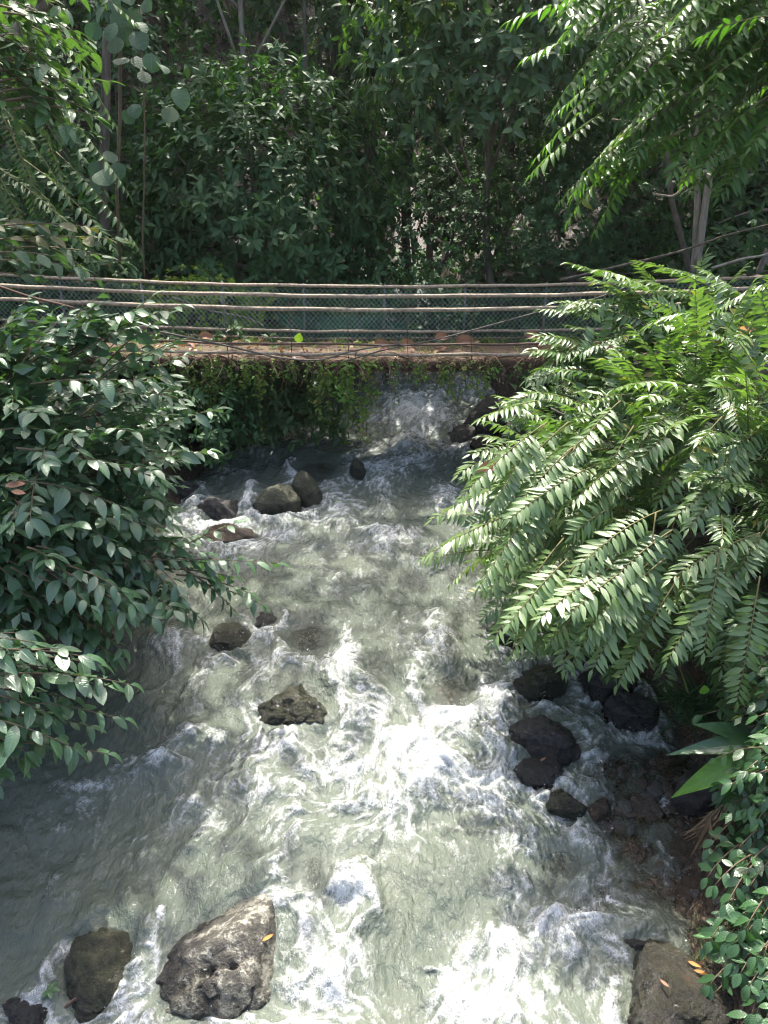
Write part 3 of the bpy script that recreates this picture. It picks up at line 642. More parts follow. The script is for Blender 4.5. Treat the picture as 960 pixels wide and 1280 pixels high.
def water_mat():
    m, t, N, L = mat_new('river_water')
    A = lambda n: N('Attribute', attribute_name=n).outputs['Fac']
    tc = N('TexCoord'); mp = N('Mapping'); mp.inputs['Scale'].default_value = (1, .55, 1); L(tc.outputs['Object'], mp.inputs[0])
    n1 = N('TexNoise', i_Scale=26.0, i_Detail=6.0, i_Roughness=0.62, i_Distortion=1.4); L(mp.outputs[0], n1.inputs['Vector'])
    n2 = N('TexNoise', i_Scale=100.0, i_Detail=6.0, i_Roughness=0.78, i_Distortion=0.35); L(mp.outputs[0], n2.inputs['Vector'])
    n3 = N('TexNoise', i_Scale=1.1, i_Detail=4.0); L(tc.outputs['Object'], n3.inputs['Vector'])
    nd = N('TexNoise', i_Scale=5.0, i_Detail=3.0); L(tc.outputs['Object'], nd.inputs['Vector'])
    mxv = N('VectorMath', operation='MULTIPLY_ADD'); L(nd.outputs['Color'], mxv.inputs[0]); mxv.inputs[1].default_value = (.35, .35, .35); L(mp.outputs[0], mxv.inputs[2])
    vo = N('TexVoronoi', feature='DISTANCE_TO_EDGE', i_Scale=15.0); L(mxv.outputs[0], vo.inputs['Vector'])
    v2 = N('TexVoronoi', feature='DISTANCE_TO_EDGE', i_Scale=37.0); L(mxv.outputs[0], v2.inputs['Vector'])
    lac = math_(N, L, 'ADD', math_(N, L, 'SUBTRACT', 1.0, math_(N, L, 'MULTIPLY', vo.outputs['Distance'], 6.0), clamp=True), math_(N, L, 'MULTIPLY', math_(N, L, 'SUBTRACT', 1.0, math_(N, L, 'MULTIPLY', v2.outputs['Distance'], 5.0), clamp=True), 0.7))
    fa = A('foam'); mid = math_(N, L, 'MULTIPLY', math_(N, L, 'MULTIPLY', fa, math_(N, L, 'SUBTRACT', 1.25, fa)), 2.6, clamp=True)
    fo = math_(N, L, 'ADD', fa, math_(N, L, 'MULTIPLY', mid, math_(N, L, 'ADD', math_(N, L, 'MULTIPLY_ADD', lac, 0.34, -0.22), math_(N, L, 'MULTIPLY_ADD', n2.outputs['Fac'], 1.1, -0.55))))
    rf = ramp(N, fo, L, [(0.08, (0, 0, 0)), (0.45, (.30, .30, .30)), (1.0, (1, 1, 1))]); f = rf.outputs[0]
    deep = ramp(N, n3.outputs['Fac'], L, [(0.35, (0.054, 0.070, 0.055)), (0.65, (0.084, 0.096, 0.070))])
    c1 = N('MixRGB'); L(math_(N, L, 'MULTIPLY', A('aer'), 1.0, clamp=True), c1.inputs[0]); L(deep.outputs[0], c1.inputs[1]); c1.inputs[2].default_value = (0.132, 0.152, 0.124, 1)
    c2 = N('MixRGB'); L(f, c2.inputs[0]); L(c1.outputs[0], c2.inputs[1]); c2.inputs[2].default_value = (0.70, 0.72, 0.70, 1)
    nb = N('TexNoise', i_Scale=20.0, i_Detail=4.0, i_Roughness=0.55, i_Distortion=0.25); L(mp.outputs[0], nb.inputs['Vector'])
    bh = math_(N, L, 'ADD', math_(N, L, 'MULTIPLY', nb.outputs['Fac'], 1.0), math_(N, L, 'MULTIPLY', n2.outputs['Fac'], math_(N, L, 'MULTIPLY_ADD', f, .35, .03)))
    b = N('Bump', i_Strength=1.0, i_Distance=0.035); L(bh, b.inputs['Height'])
    ps = N('BsdfPrincipled', i_IOR=1.333); L(c2.outputs[0], ps.inputs['Base Color']); L(math_(N, L, 'MULTIPLY_ADD', f, 0.45, 0.035), ps.inputs['Roughness']); L(b.outputs[0], ps.inputs['Normal'])
    tp = N('BsdfTransparent'); tp.inputs[0].default_value = (0.86, 0.88, 0.80, 1)
    gl = N('BsdfGlossy', i_Roughness=0.05); L(b.outputs[0], gl.inputs['Normal'])
    fr = N('Fresnel', i_IOR=1.333); L(b.outputs[0], fr.inputs['Normal'])
    cl = N('MixShader'); L(fr.outputs[0], cl.inputs[0]); L(tp.outputs[0], cl.inputs[1]); L(gl.outputs[0], cl.inputs[2])
    op = math_(N, L, 'SUBTRACT', 1.0, math_(N, L, 'POWER', 2.718, math_(N, L, 'MULTIPLY', A('depth'), -19.0)))
    op = math_(N, L, 'MAXIMUM', op, f)
    ms = N('MixShader'); L(op, ms.inputs[0]); L(cl.outputs[0], ms.inputs[1]); L(ps.outputs[0], ms.inputs[2])
    o = N('OutputMaterial'); L(ms.outputs[0], o.inputs[0]); return m
M['water'] = water_mat()
put('river_water', river_mesh(), kind='structure')
print('river mesh', round(time.time() - T0, 1))

# ------------------------------------------------------------------ ground
def ground_mat():
    m, t, N, L = mat_new('forest_ground')
    tc = N('TexCoord')
    n1 = N('TexNoise', i_Scale=0.9, i_Detail=8.0, i_Roughness=0.65); L(tc.outputs['Object'], n1.inputs['Vector'])
    vo = N('TexVoronoi', i_Scale=16.0, i_Randomness=1.0); L(tc.outputs['Object'], vo.inputs['Vector'])
    v2 = N('TexVoronoi', i_Scale=41.0, i_Randomness=1.0); L(tc.outputs['Object'], v2.inputs['Vector'])
    r = ramp(N, n1.outputs['Fac'], L, [(0.3, (0.022, 0.017, 0.011)), (0.55, (0.048, 0.036, 0.024)), (0.75, (0.034, 0.038, 0.018))])
    rs = ramp(N, vo.outputs['Color'], L, [(0.0, (0.35, 0.33, 0.30)), (0.5, (0.9, 0.8, 0.7)), (1.0, (1.9, 1.6, 1.35))])
    mx = N('MixRGB', blend_type='MULTIPLY'); mx.inputs[0].default_value = 0.8; L(r.outputs[0], mx.inputs[1]); L(rs.outputs[0], mx.inputs[2])
    rs2 = ramp(N, v2.outputs['Color'], L, [(0.0, (0.5, 0.5, 0.5)), (1.0, (1.5, 1.4, 1.3))])
    m2 = N('MixRGB', blend_type='MULTIPLY'); m2.inputs[0].default_value = 0.7; L(mx.outputs[0], m2.inputs[1]); L(rs2.outputs[0], m2.inputs[2])
    b = N('Bump', i_Strength=0.8, i_Distance=0.03); L(math_(N, L, 'ADD', vo.outputs['Distance'], math_(N, L, 'MULTIPLY', v2.outputs['Distance'], 0.5)), b.inputs['Height']); b.invert = True
    ps = N('BsdfPrincipled', i_Roughness=0.55); L(m2.outputs[0], ps.inputs['Base Color']); L(b.outputs[0], ps.inputs['Normal'])
    o = N('OutputMaterial'); L(ps.outputs[0], o.inputs[0]); return m
def ground():
    far = np.geomspace(10, 450, 26)
    xs = np.concatenate([-far[::-1], np.arange(-9.6, -4.8, .24), np.arange(-4.8, 4.8, .07), np.arange(4.8, 9.7, .24), far])
    ys = np.concatenate([-np.geomspace(3, 450, 24)[::-1], np.arange(-2.6, 2.6, .4), np.arange(2.8, 8.0, .055), np.arange(8.0, 18, .12), np.arange(18, 34, .4), 34 + np.geomspace(.5, 420, 26)])
    Xg, Yg = np.meshgrid(xs, ys); Z = ground_z(Xg, Yg)
    V = np.stack([Xg, Yg, Z], -1).reshape(-1, 3); nr, nc = Xg.shape
    i = np.arange(nr - 1)[:, None] * nc; j = np.arange(nc - 1)[None]
    F = np.stack([i + j, i + j + 1, i + nc + j + 1, i + nc + j], -1).reshape(-1, 4)
    put('ground', mesh_np('ground', V, [F], mat=ground_mat()), kind='structure')
ground()
print('ground', round(time.time() - T0, 1))

# ------------------------------------------------------------------ footbridge
rg = np.random.default_rng(11)
YN, YF, DZ = 11.6, 13.0, 2.86           # near edge, far edge, deck top
def soil_mat():
    m, t, N, L = mat_new('deck_soil')
    tc = N('TexCoord'); n1 = N('TexNoise', i_Scale=3.0, i_Detail=9.0, i_Roughness=0.7); L(tc.outputs['Object'], n1.inputs['Vector'])
    n2 = N('TexNoise', i_Scale=40.0, i_Detail=5.0); L(tc.outputs['Object'], n2.inputs['Vector'])
    r = ramp(N, n1.outputs['Fac'], L, [(0.3, (0.05, 0.034, 0.024)), (0.5, (0.125, 0.078, 0.052)), (0.60, (0.085, 0.075, 0.03)), (0.75, (0.06, 0.085, 0.022))])
    r2 = ramp(N, n2.outputs['Fac'], L, [(0.3, (0.4, 0.4, 0.4)), (0.7, (1.4, 1.35, 1.3))])
    mx = N('MixRGB', blend_type='MULTIPLY'); mx.inputs[0].default_value = 0.8; L(r.outputs[0], mx.inputs[1]); L(r2.outputs[0], mx.inputs[2])
    b = N('Bump', i_Strength=0.9, i_Distance=0.03); L(n2.outputs['Fac'], b.inputs['Height'])
    ps = N('BsdfPrincipled', i_Roughness=0.9); L(mx.outputs[0], ps.inputs['Base Color']); L(b.outputs[0], ps.inputs['Normal'])
    o = N('OutputMaterial'); L(ps.outputs[0], o.inputs[0]); return m
M['soil'] = soil_mat()
sag = lambda x: -0.10 + 0.0045 * (x - 0.3) ** 2
bridge = thing('footbridge', 'narrow cable footbridge with a leaf strewn deck and chain link side crossing the stream', 'footbridge', (0, 12.3, DZ))
def deck():
    x = np.linspace(-7.6, 7.6, 190); y = np.linspace(YN - .02, YF + .02, 22)
    Xg, Yg = np.meshgrid(x, y); q = np.stack([Xg, Yg, 0 * Xg], -1)
    Z = DZ + sag(Xg) + 0.07 * (fbm(q * 3, 2) - .5) + 0.05 * (fbm(q * 11, 3) - .5)
    edge = (np.abs(Yg - 12.3) > .68); Z = Z - 0.03 * edge
    top = np.stack([Xg, Yg, Z], -1).reshape(-1, 3); bot = np.stack([Xg, Yg, DZ + sag(Xg) - .11 + 0 * Z], -1).reshape(-1, 3)
    nr, nc = Xg.shape; i = np.arange(nr - 1)[:, None] * nc; j = np.arange(nc - 1)[None]
    f = np.stack([i + j, i + j + 1, i + nc + j + 1, i + nc + j], -1).reshape(-1, 4); n = nr * nc
    fs = [f, f[:, ::-1] + n]
    for row in (0, nr - 1):
        k = row * nc + np.arange(nc - 1); s = np.stack([k, k + n, k + 1 + n, k + 1], -1); fs.append(s if row == 0 else s[:, ::-1])
    for c_ in (0, nc - 1):
        k = np.arange(nr - 1) * nc + c_; s = np.stack([k, k + nc, k + nc + n, k + n], -1); fs.append(s if c_ == 0 else s[:, ::-1])
    put('deck', mesh_np('deck', np.vstack([top, bot]), [np.concatenate(fs)], mat=M['soil']), bridge)
deck()
def cable(name, Y, z, r, mat, amp=0.018, seed=0, dy=0.0, x0=-8.2, x1=8.2):
    x = np.linspace(x0, x1, 150); q = np.stack([x, 0 * x + seed, 0 * x], -1)
    P = np.stack([x, Y + dy + amp * 2 * (fbm(q * 1.1, seed) - .5), z + sag(x) * 1.0 + amp * 2 * (fbm(q * 1.7, seed + 5) - .5)], -1)
    v, f = tube(P, r * (1 + .22 * (fbm(q * 6, seed + 9) - .5)), 8); put(name, mesh_np(name, v, f, mat=mat), bridge)
cable('top_rail', YF, 3.76, .027, M['rail'], seed=1)
cable('top_rail', YN, 3.79, .027, M['rail'], seed=2)
cable('mid_rail', YN - .02, 3.60, .029, M['rail'], seed=3)
cable('bottom_rail', YF - .03, DZ + .18, .024, M['rail'], seed=4)
cable('lower_cable', YN - .01, 3.09, .017, M['rust'], amp=.03, seed=5)
cable('edge_cable', YN - .07, 2.95, .024, M['rail'], amp=.022, seed=6)
cable('edge_cable', YF + .06, 2.90, .026, M['rust'], seed=7)
cable('support_cable', YN + .25, DZ - .20, .03, M['rust'], seed=8); cable('support_cable', YF - .25, DZ - .20, .03, M['rust'], seed=9)
for x in np.arange(-6.6, 7.0, 1.32):                                     # far posts
    g = Geo(); g.tube(np.array([[x, YF + .02, DZ - .15 + sag(x)], [x + .01, YF + .02, 3.80 + sag(x)]]), .019, 8); put('fence_post', g.mesh('fence_post', M['post']), bridge)
for x in np.arange(-6.9, 7.0, .92):                                      # thin near hangers
    x = x + rg.normal(0, .05); g = Geo(); g.tube(np.array([[x, YN - .05, DZ - .10 + sag(x)], [x + rg.normal(0, .02), YN - .01, 3.2 + sag(x)], [x + rg.normal(0, .02), YN, 3.80 + sag(x)]]), .006, 5); put('hanger_wire', g.mesh('hanger_wire', M['rust']), bridge)
for x in np.arange(-7.0, 7.2, .8):                                       # bearers under the deck
    g = Geo(); g.tube(np.array([[x, YN - .12, DZ - .15 + sag(x)], [x, YF + .12, DZ - .15 + sag(x)]]), .035, 8); put('crossbeam', g.mesh('crossbeam', M['rust']), bridge)
def net(name, Y, step, r, x0, x1, mat, h=.86, base=DZ + .0, seed=0):
    g = Geo(); n = int((x1 - x0) / step)
    for i in range(-int(h / step), n):
        for s in (1, -1):
            a = x0 + i * step; b = a + h * .92
            xa, xb = (a, b) if s > 0 else (b, a)
            # cut to the ends of the run
            if min(xa, xb) < x0 - .01 or max(xa, xb) > x1 + .01: continue
            zz = [base + sag(xa), base + h + sag(xb)]; wob = .012 * math.sin(xa * 2.1 + seed)
            v, f = tube(np.array([[xa, Y + wob + s * .004, zz[0]], [(xa + xb) / 2, Y - wob + s * .004, sum(zz) / 2], [xb, Y + wob + s * .004, zz[1]]]), r, 3, cap=False); g.add(v, f)
    put(name, g.mesh(name, mat), bridge, kind='stuff')
net('chain_link_mesh', YF - .035, .080, .0040, -7.6, 7.6, M['wire'])
net('shade_net', YF + .05, .060, .0036, -1.8, .6, M['net'], h=.42, seed=2)
g = Geo(); p0 = spot(371, 453, YN - .12); g.tube(np.array([p0, p0 + [0, 1.2, -.02]]), [.05, .05], 14, cap=False); g.tube(np.array([p0 + [0, .03, 0], p0 + [0, 1.2, -.02]]), .042, 14, cap=False); put('drain_pipe', g.mesh('drain_pipe', M['rust']), bridge)
print('bridge', round(time.time() - T0, 1))

g = Geo()
for i in range(420):                                                     # roots and dead stems matted along the near edge
    x = rg.uniform(-6.5, 5); b = np.array([x, YN - .02 + rg.normal(0, .03), DZ + sag(x) + rg.uniform(-.02, .05)]); P = bend(b, [rg.normal(0, 1), -.25, rg.uniform(-.3, .35)], rg.uniform(.15, .6), rg.uniform(.2, 2.2), 6, rg, .7); g.tube(P, rg.uniform(.003, .008), 4)
put('edge_roots', g.mesh('edge_roots', M['redbark']), bridge, kind='stuff')
# leaf litter, grass and hanging creepers on the bridge
TPL = dict(far=far_leaf(), pinlow=leaf_tpl(2, .33, .42, .12, .14), broadlow=leaf_tpl(2, .52, .5, .10, .16), broad=leaf_tpl(5, .50, .46, .10, .20, .9, .006), pin=leaf_tpl(4, .29, .34, .14, .16, 1.1), obov=leaf_tpl(3, .40, .58, .10, .14), bg=leaf_tpl(3, .42, .45, .10, .18), tiny=leaf_tpl(2, .55, .5, .08, .1),
           lance=leaf_tpl(10, .26, .40, .18, .30, 1.2, .01), strap=leaf_tpl(4, .055, .3, .2, .35), fernl=leaf_tpl(2, .24, .3, .08, .12), dry=leaf_tpl(6, .5, .45, .30, -.25, 1.0, .05), round=leaf_tpl(6, .95, .5, .06, .12, .55))
dry_me = [leaf_meshes('fallen_leaf', leaf_tpl(6, w, .45, f, c, 1.0, .05), M['dry'], 3) for w, f, c in ((.5, .3, -.25), (.62, .2, .2), (.42, .42, -.4))]
def loose(name, me, p, d, n, L, label, cat, group=None):
    d = unit(np.asarray(d, float)); x = unit(np.cross(d, n)); z = np.cross(x, d)
    o = bpy.data.objects.new(name, me); COL.objects.link(o)
    o.matrix_world = Matrix(((x[0] * L, d[0] * L, z[0] * L, p[0]), (x[1] * L, d[1] * L, z[1] * L, p[1]), (x[2] * L, d[2] * L, z[2] * L, p[2]), (0, 0, 0, 1)))
    return tag(o, label, cat, group)
for i in range(150):
    x = rg.uniform(-5.6, 3.8); y = YN + .04 + rg.random() ** 1.3 * 1.2; L = rg.uniform(.06, .17); a = rg.uniform(0, 6.28)
    me = dry_me[i % 3][rg.integers(3)]
    loose('fallen_leaf', me, (x, y, DZ + sag(x) + .035), (math.cos(a), math.sin(a), rg.uniform(-.1, .25)), unit([rg.normal(0, .3), -.35, 1]), L, ('tiny' if L < .09 else 'small' if L < .13 else 'broad') + ' dry ' + ('flat', 'folded', 'curled')[i % 3] + ' leaf ' + ('at the front' if y < YN + .4 else 'in the middle' if y < YN + .85 else 'at the back') + ' of the deck ' + ('at its left end' if x < -3 else 'left of the drain pipe' if x < -1.3 else 'right of the drain pipe' if x < 1 else 'toward the bright shrub'), 'leaf', 'dry leaves on the footbridge deck')
for (px, py, Lp, lab) in ((586, 428, 34, 'large pinkish dry leaf standing out on the deck below the middle of the fence'), (668, 420, 24, 'pinkish curled dry leaf near the right end of the visible deck'), (480, 431, 24, 'reddish brown dry leaf on the deck edge, right of the drain pipe'), (513, 431, 26, 'dark rust coloured dry leaf on the deck edge beside a reddish one'), (260, 421, 22, 'upright rusty dry leaf caught on the low cable at the left of the deck'), (555, 422, 24, 'pale pink dry leaf flat on the deck behind the low cable')):
    p = spot(px - Lp / 2, py, 11.75); loose('fallen_leaf', dry_me[1][1], p, (1, .1, .12), unit([0, -.9, .6]), Lp * .0095, lab, 'leaf')
p = spot(372, 424, 11.9); loose('green_leaf', leaf_meshes('green_leaf', leaf_tpl(6, .8, .4, .1, .1), M['vine'], 1)[0], p + [0, 0, -.06], (.25, -.1, 1), unit([0, -1, .2]), .17, 'single heart shaped green leaf on the deck above the drain pipe', 'leaf')
def grass(name, pts, Lr, mat, rng, label, cat, tplk='strap', up=1.0, kind='stuff'):
    lv = Leaves()
    for p in pts:
        k = rng.integers(3, 7); a = rng.uniform(0, 6.28, k)
        d = np.stack([np.cos(a) * .5, np.sin(a) * .5, np.full(k, up)], -1); lv.add(np.repeat([p], k, 0) + rng.normal(0, .01, (k, 3)), d, np.stack([-np.cos(a), -np.sin(a), np.full(k, .6)], -1), rng.uniform(*Lr, k), rng=rng)
    o = put(name, lv.mesh(name, TPL[tplk], mat), kind=kind); return tag(o, label, cat)
pts = [(x, y, DZ + sag(x) + .01) for x, y in zip(rg.uniform(-6, 5, 420), np.where(rg.random(420) < .6, rg.uniform(YF - .35, YF + .05, 420), rg.uniform(YN, YF, 420)))]
grass('deck_grass', np.array(pts), (.05, .16), M['vine'], rg, 'thin weeds and grass growing in the soil of the footbridge deck', 'grass')
def hanging(x, y, ztop, L, dens, rng, mat, label, group, leafL=.068):
    t = thing('hanging_creeper', label, 'creeper', (x, y, ztop), group); lv = Leaves(); g = Geo()
    ns = max(1, int(dens))
    for k in range(ns):
        l = L * rng.uniform(.35, 1); x0 = x + rng.normal(0, .05) * min(ns, 3); P = np.array([[x0, y, ztop + .05], [x0 + rng.normal(0, .02), y - .07, ztop - .03], [x0 + rng.normal(0, .03), y - .08, ztop - l * .5], [x0 + rng.normal(0, .03), y - .07, ztop - l]])
        g.tube(P, .004, 4); m = int(l / .024 * rng.uniform(.5, 1.1))
        s = rng.random(m); q = np.stack([np.interp(s, [0, .15, .5, 1], P[:, c]) for c in range(3)], -1)
        a = rng.uniform(0, 6.28, m); d = np.stack([np.cos(a), np.sin(a) * .8 - .2, rng.uniform(-.9, .1, m)], -1)
        lv.add(q + rng.normal(0, .008, (m, 3)), d, np.stack([0 * a, -.6 + 0 * a, 1 + 0 * a], -1), leafL * rng.uniform(.7, 1.3, m), rng=rng)
    put('strands', g.mesh('strands', M['rachis']), t, kind='stuff'); put('leaves', lv.mesh('leaves', TPL['tiny'], mat), t, kind='stuff')
GH = 'creepers hanging from the near edge of the footbridge'
for (px, L, dn) in [(216, .55, 5), (232, .7, 5), (246, .5, 4), (262, .9, 5), (275, .55, 6), (292, .45, 6), (305, .4, 5), (322, .5, 6), (338, .45, 4), (352, .35, 6), (365, .3, 6), (378, .35, 8), (392, .55, 5), (402, .75, 4), (418, .4, 5), (432, .6, 5), (446, .75, 5), (455, .8, 5), (470, .45, 4), (482, .75, 6), (492, .6, 4), (508, .4, 5), (524, .62, 5), (534, .5, 3), (540, .7, 5), (552, .5, 3), (566, .66, 7), (575, .75, 7), (584, .6, 6), (598, .55, 5), (612, .55, 5), (622, .5, 5), (636, .35, 4), (650, .3, 4)]:
    p = spot(px, 448, YN - .05)
    if px > 462: dn = max(1, int(dn * rg.uniform(.4, 1.1)))
    hanging(p[0], p[1], DZ - .03 + sag(p[0]), L * rg.uniform(.5, 1.0 if px > 462 else 1.9), dn, rg, M[('vine', 'vine', 'vine', 'lime')[rg.integers(4)]], ('long ' if L > .6 else 'short ') + ('sparse' if dn < 3 else 'bushy') + ' creeper hanging from the footbridge edge ' + ('beside the left shrub' if px < 270 else 'left of the drain pipe' if px < 365 else 'right of the drain pipe' if px < 462 else 'over the white chute' if px < 560 else 'beside the bright shrub'), GH, rg.uniform(.045, .085))
for (px, L, lab) in ((328, 1.45, 'longest single creeper strand dangling alone over dark water, left of centre'), (229, 1.75, 'long creeper tuft dangling low beside the tip of the left shrub'), (262, 1.5, 'long bunched creeper reaching toward the stream right of the left shrub'), (503, .8, 'dark thin creeper dangling over the white chute below the bridge'), (513, 1.0, 'thinnest dark creeper with a few leaves at its end over the chute')):
    p = spot(px, 452, YN - .1); hanging(p[0], p[1], DZ - .05 + sag(p[0]), L, 1 if 'single' in lab or 'thin' in lab else 4, rg, M['vine'] if px < 400 else M['mid'], lab, None, .05)
print('bridge dressing', round(time.time() - T0, 1))

# ------------------------------------------------------------------ plants: builders
UP = np.array([0, 0, 1.0])
def frond_data(P, pairs, L, rng, start=.16, ang=(78, 46), roll=0.0, drop=.12, peak=.45, jit=.08):
    """two ranks of leaflets along a leaf stalk"""
    n = len(P); s = np.linspace(0, 1, n); T = unit(np.gradient(P, axis=0))
    t = np.concatenate([np.linspace(start, .97, pairs), np.linspace(start + .03, .95, pairs)]); sd = np.concatenate([np.ones(pairs), -np.ones(pairs)])
    q = np.stack([np.interp(t, s, P[:, c]) for c in range(3)], -1); tg = unit(np.stack([np.interp(t, s, T[:, c]) for c in range(3)], -1))
    side = unit(np.cross(tg, UP + .001)); nr = np.cross(side, tg)
    c, sn = math.cos(roll), math.sin(roll); side, nr = side * c + nr * sn, nr * c - side * sn
    a = np.radians(np.interp(t, [start, 1], ang) + rng.normal(0, 5, 2 * pairs))
    d = tg * np.cos(a)[:, None] + side * (np.sin(a) * sd)[:, None] - nr * (drop * (1 + .5 * rng.normal(0, 1, 2 * pairs)))[:, None] + rng.normal(0, jit, (2 * pairs, 3))
    nn = nr + .25 * sd[:, None] * side + rng.normal(0, .16, (2 * pairs, 3))
    sz = L * np.interp(t, [start, peak, .8, 1], [.72, 1.0, .92, .55]) * rng.uniform(.88, 1.1, 2 * pairs)
    kp = rng.random(len(q)) > .06; q, d, nn, sz = q[kp], d[kp], nn[kp], sz[kp]
    # end leaflet
    q = np.vstack([q, P[-1:]]); d = np.vstack([d, T[-1:] + [[0, 0, -.15]]]); nn = np.vstack([nn, nr[-1:]]); sz = np.append(sz, L * .62)
    return q, d, nn, sz
def twig_data(P, nl, L, rng, start=.12, ang=58, drop=.15, jit=.15):
    n = len(P); s = np.linspace(0, 1, n); T = unit(np.gradient(P, axis=0))
    t = np.linspace(start, .98, nl); sd = np.where(np.arange(nl) % 2, 1, -1)
    q = np.stack([np.interp(t, s, P[:, c]) for c in range(3)], -1); tg = unit(np.stack([np.interp(t, s, T[:, c]) for c in range(3)], -1))
    side = unit(np.cross(tg, UP + .001)); nr = np.cross(side, tg)
    a = np.radians(ang + rng.normal(0, 12, nl))
    d = tg * np.cos(a)[:, None] + side * (np.sin(a) * sd)[:, None] - UP * drop + rng.normal(0, jit, (nl, 3))
    nn = nr + .2 * sd[:, None] * side + rng.normal(0, .28, (nl, 3))
    sz = L * np.interp(t, [start, .4, 1], [.75, 1, .8]) * rng.uniform(.6, 1.22, nl)
    q = np.vstack([q, P[-1:]]); d = np.vstack([d, T[-1:]]); nn = np.vstack([nn, nr[-1:]]); sz = np.append(sz, L * .75)
    return q, d, nn, sz
def px_of(p):
    p = np.atleast_2d(p) - [0, 0, CAM_Z]; c, s = math.cos(PITCH), math.sin(PITCH)
    f = p[:, 1] * c - p[:, 2] * s; u = p[:, 1] * s + p[:, 2] * c
    return np.stack([480 + FPX * p[:, 0] / f, 640 - FPX * u / f, f], -1)
def in_view(p, m=40):
    q = px_of(p); return (q[:, 2] > .3) & (q[:, 0] > -m) & (q[:, 0] < 960 + m) & (q[:, 1] > -m) & (q[:, 1] < 1280 + m)
def limbs(root, heads, mat, par, rng, r0=.05, name='limb', bow=.25):
    for h in heads:
        h = np.asarray(h); mid = root * .5 + h * .5 + rng.normal(0, .08, 3) + [0, 0, bow * np.linalg.norm(h - root) * .3]
        t = np.linspace(0, 1, 9)[:, None]; P = root * (1 - t) ** 2 + 2 * mid * t * (1 - t) + h * t ** 2
        v, f = tube(P, np.linspace(r0, r0 * .3, 9), 7); put(name, mesh_np(name, v, f, mat=mat), par)

def leafy(par, items, tpl, metas, mat, part, stemmat, rng, n_single=300, r=(.007, .002), sub='leaves', single='leaf', minpx=10, stemname=None):
    """items: (stem points, leaf arrays). The leaves that show largest become objects; the rest of each stem is one joined part"""
    allp = np.concatenate([it[1][0] for it in items]); allL = np.concatenate([it[1][3] for it in items])
    own = np.concatenate([np.full(len(it[1][0]), i) for i, it in enumerate(items)])
    q = px_of(allp); size = np.where(in_view(allp), allL * FPX / np.maximum(q[:, 2], .3), 0)
    # whole stems, the nearest to the eye first
    best = np.array([np.median(size[own == i]) for i in range(len(items))]); order = np.argsort(-best); left = n_single; chosen = set()
    for i in order:
        k = len(items[i][1][0])
        if best[i] >= minpx and k <= left: chosen.add(i); left -= k
    for i, (P, (p, d, n, L)) in enumerate(items):
        v, f = tube(P, np.linspace(r[0], r[1], len(P)), 5); st = put(part, mesh_np(part, v, f, mat=stemmat), par)
        lv = Leaves(); lv.add(p, d, n, L, w=rng.uniform(.78, 1.15, len(p)), t=np.clip(rng.random() * .6 + rng.random(len(p)) * .42, 0, .999), rng=rng)
        if i in chosen: lv.objects(single, metas, st, range(len(p)), rng)
        else: put(sub, lv.mesh(sub, tpl, mat), st, kind='stuff')

# ------------------------------------------------------------------ right shrub with fern-like compound leaves
def frond_bush(label, base, C, Rd, n, L, pairs, leafL, mat, seed, stemmat=M['rachis'], droop=.9, minpx=10, single=300, extra=(), keep=None, up=.25, toward=(0, 0, 0), roll=.5, cat='shrub', name='leaning_shrub', tplk='pin', group=None, lo=-.35, inner=0):
    rng = np.random.default_rng(seed); base = np.array([*base[:2], float(ground_z(base[0], base[1]))]) if len(base) == 2 else np.array(base, float)
    t = thing(name, label, cat, base, group)
    C = np.array(C, float); Rd = np.array(Rd, float); items = []; tries = 0
    while len(items) < n and tries < n * 30:
        tries += 1
        o = unit(rng.normal(0, 1, 3)); 
        if o[2] < lo: continue
        if o[1] > .45 and rng.random() < .75: continue
        rad = rng.uniform(.55, 1.0) ** .7 * (1 + .22 * (vnoise(o[None] * 3.1 + seed, seed)[0] - .5))
        tip = C + o * Rd * rad
        d = unit(o * [1, 1, .55] + [0, 0, up] + rng.normal(0, .22, 3) + np.array(toward))
        l = L * rng.uniform(.7, 1.15); b = tip - d * l * .8
        P = bend(b, d, l, droop * rng.uniform(.6, 1.3), 10, rng, .10)
        if keep is not None and not keep(P): continue
        items.append((P, frond_data(P, max(4, int(pairs * l / L)), leafL * rng.uniform(.75, 1.12), rng, roll=rng.normal(0, roll), drop=rng.uniform(.0, .28))))
    for (b, d, l, dr) in extra:
        P = bend(b, d, l, dr, 12, rng, .06); items.append((P, frond_data(P, max(4, int(pairs * l / L)), leafL, rng, roll=rng.normal(0, .15))))
    metas = leaf_meshes('leaflet', TPL[tplk], mat)
    leafy(t, items, TPL[tplk], metas, mat, 'frond', stemmat, rng, n_single=single, sub='leaflets', single='leaflet', minpx=minpx)
    if inner:
        lv = Leaves(); k = 0
        while k < inner:
            o = unit(rng.normal(0, 1, 3))
            if o[2] < lo: continue
            tip = C + o * Rd * rng.uniform(.45, .92); d = unit(o * [1, 1, .5] + [0, 0, up] + rng.normal(0, .3, 3)); l = L * rng.uniform(.7, 1.1)
            P = bend(tip - d * l * .8, d, l, droop, 8, rng, .1)
            if keep is not None and not keep(P): k += .15; continue
            p, dd, nn, ll = frond_data(P, max(4, int(pairs * l / L)), leafL, rng, roll=rng.normal(0, roll)); lv.add(p, dd, nn, ll, rng=rng); k += 1
        put('inner_leaves', lv.mesh('inner_leaves', TPL['pinlow' if tplk == 'pin' else tplk], mat), t, kind='stuff')
    heads = [C + np.array(v) * Rd * .45 for v in ((-.7, -.5, .1), (-.2, -.7, .3), (.3, -.3, .7), (-.6, .1, .7), (.6, -.6, .0), (-.2, .3, .9))]
    limbs(base, heads, M['bark'], t, rng, .045)
    return t
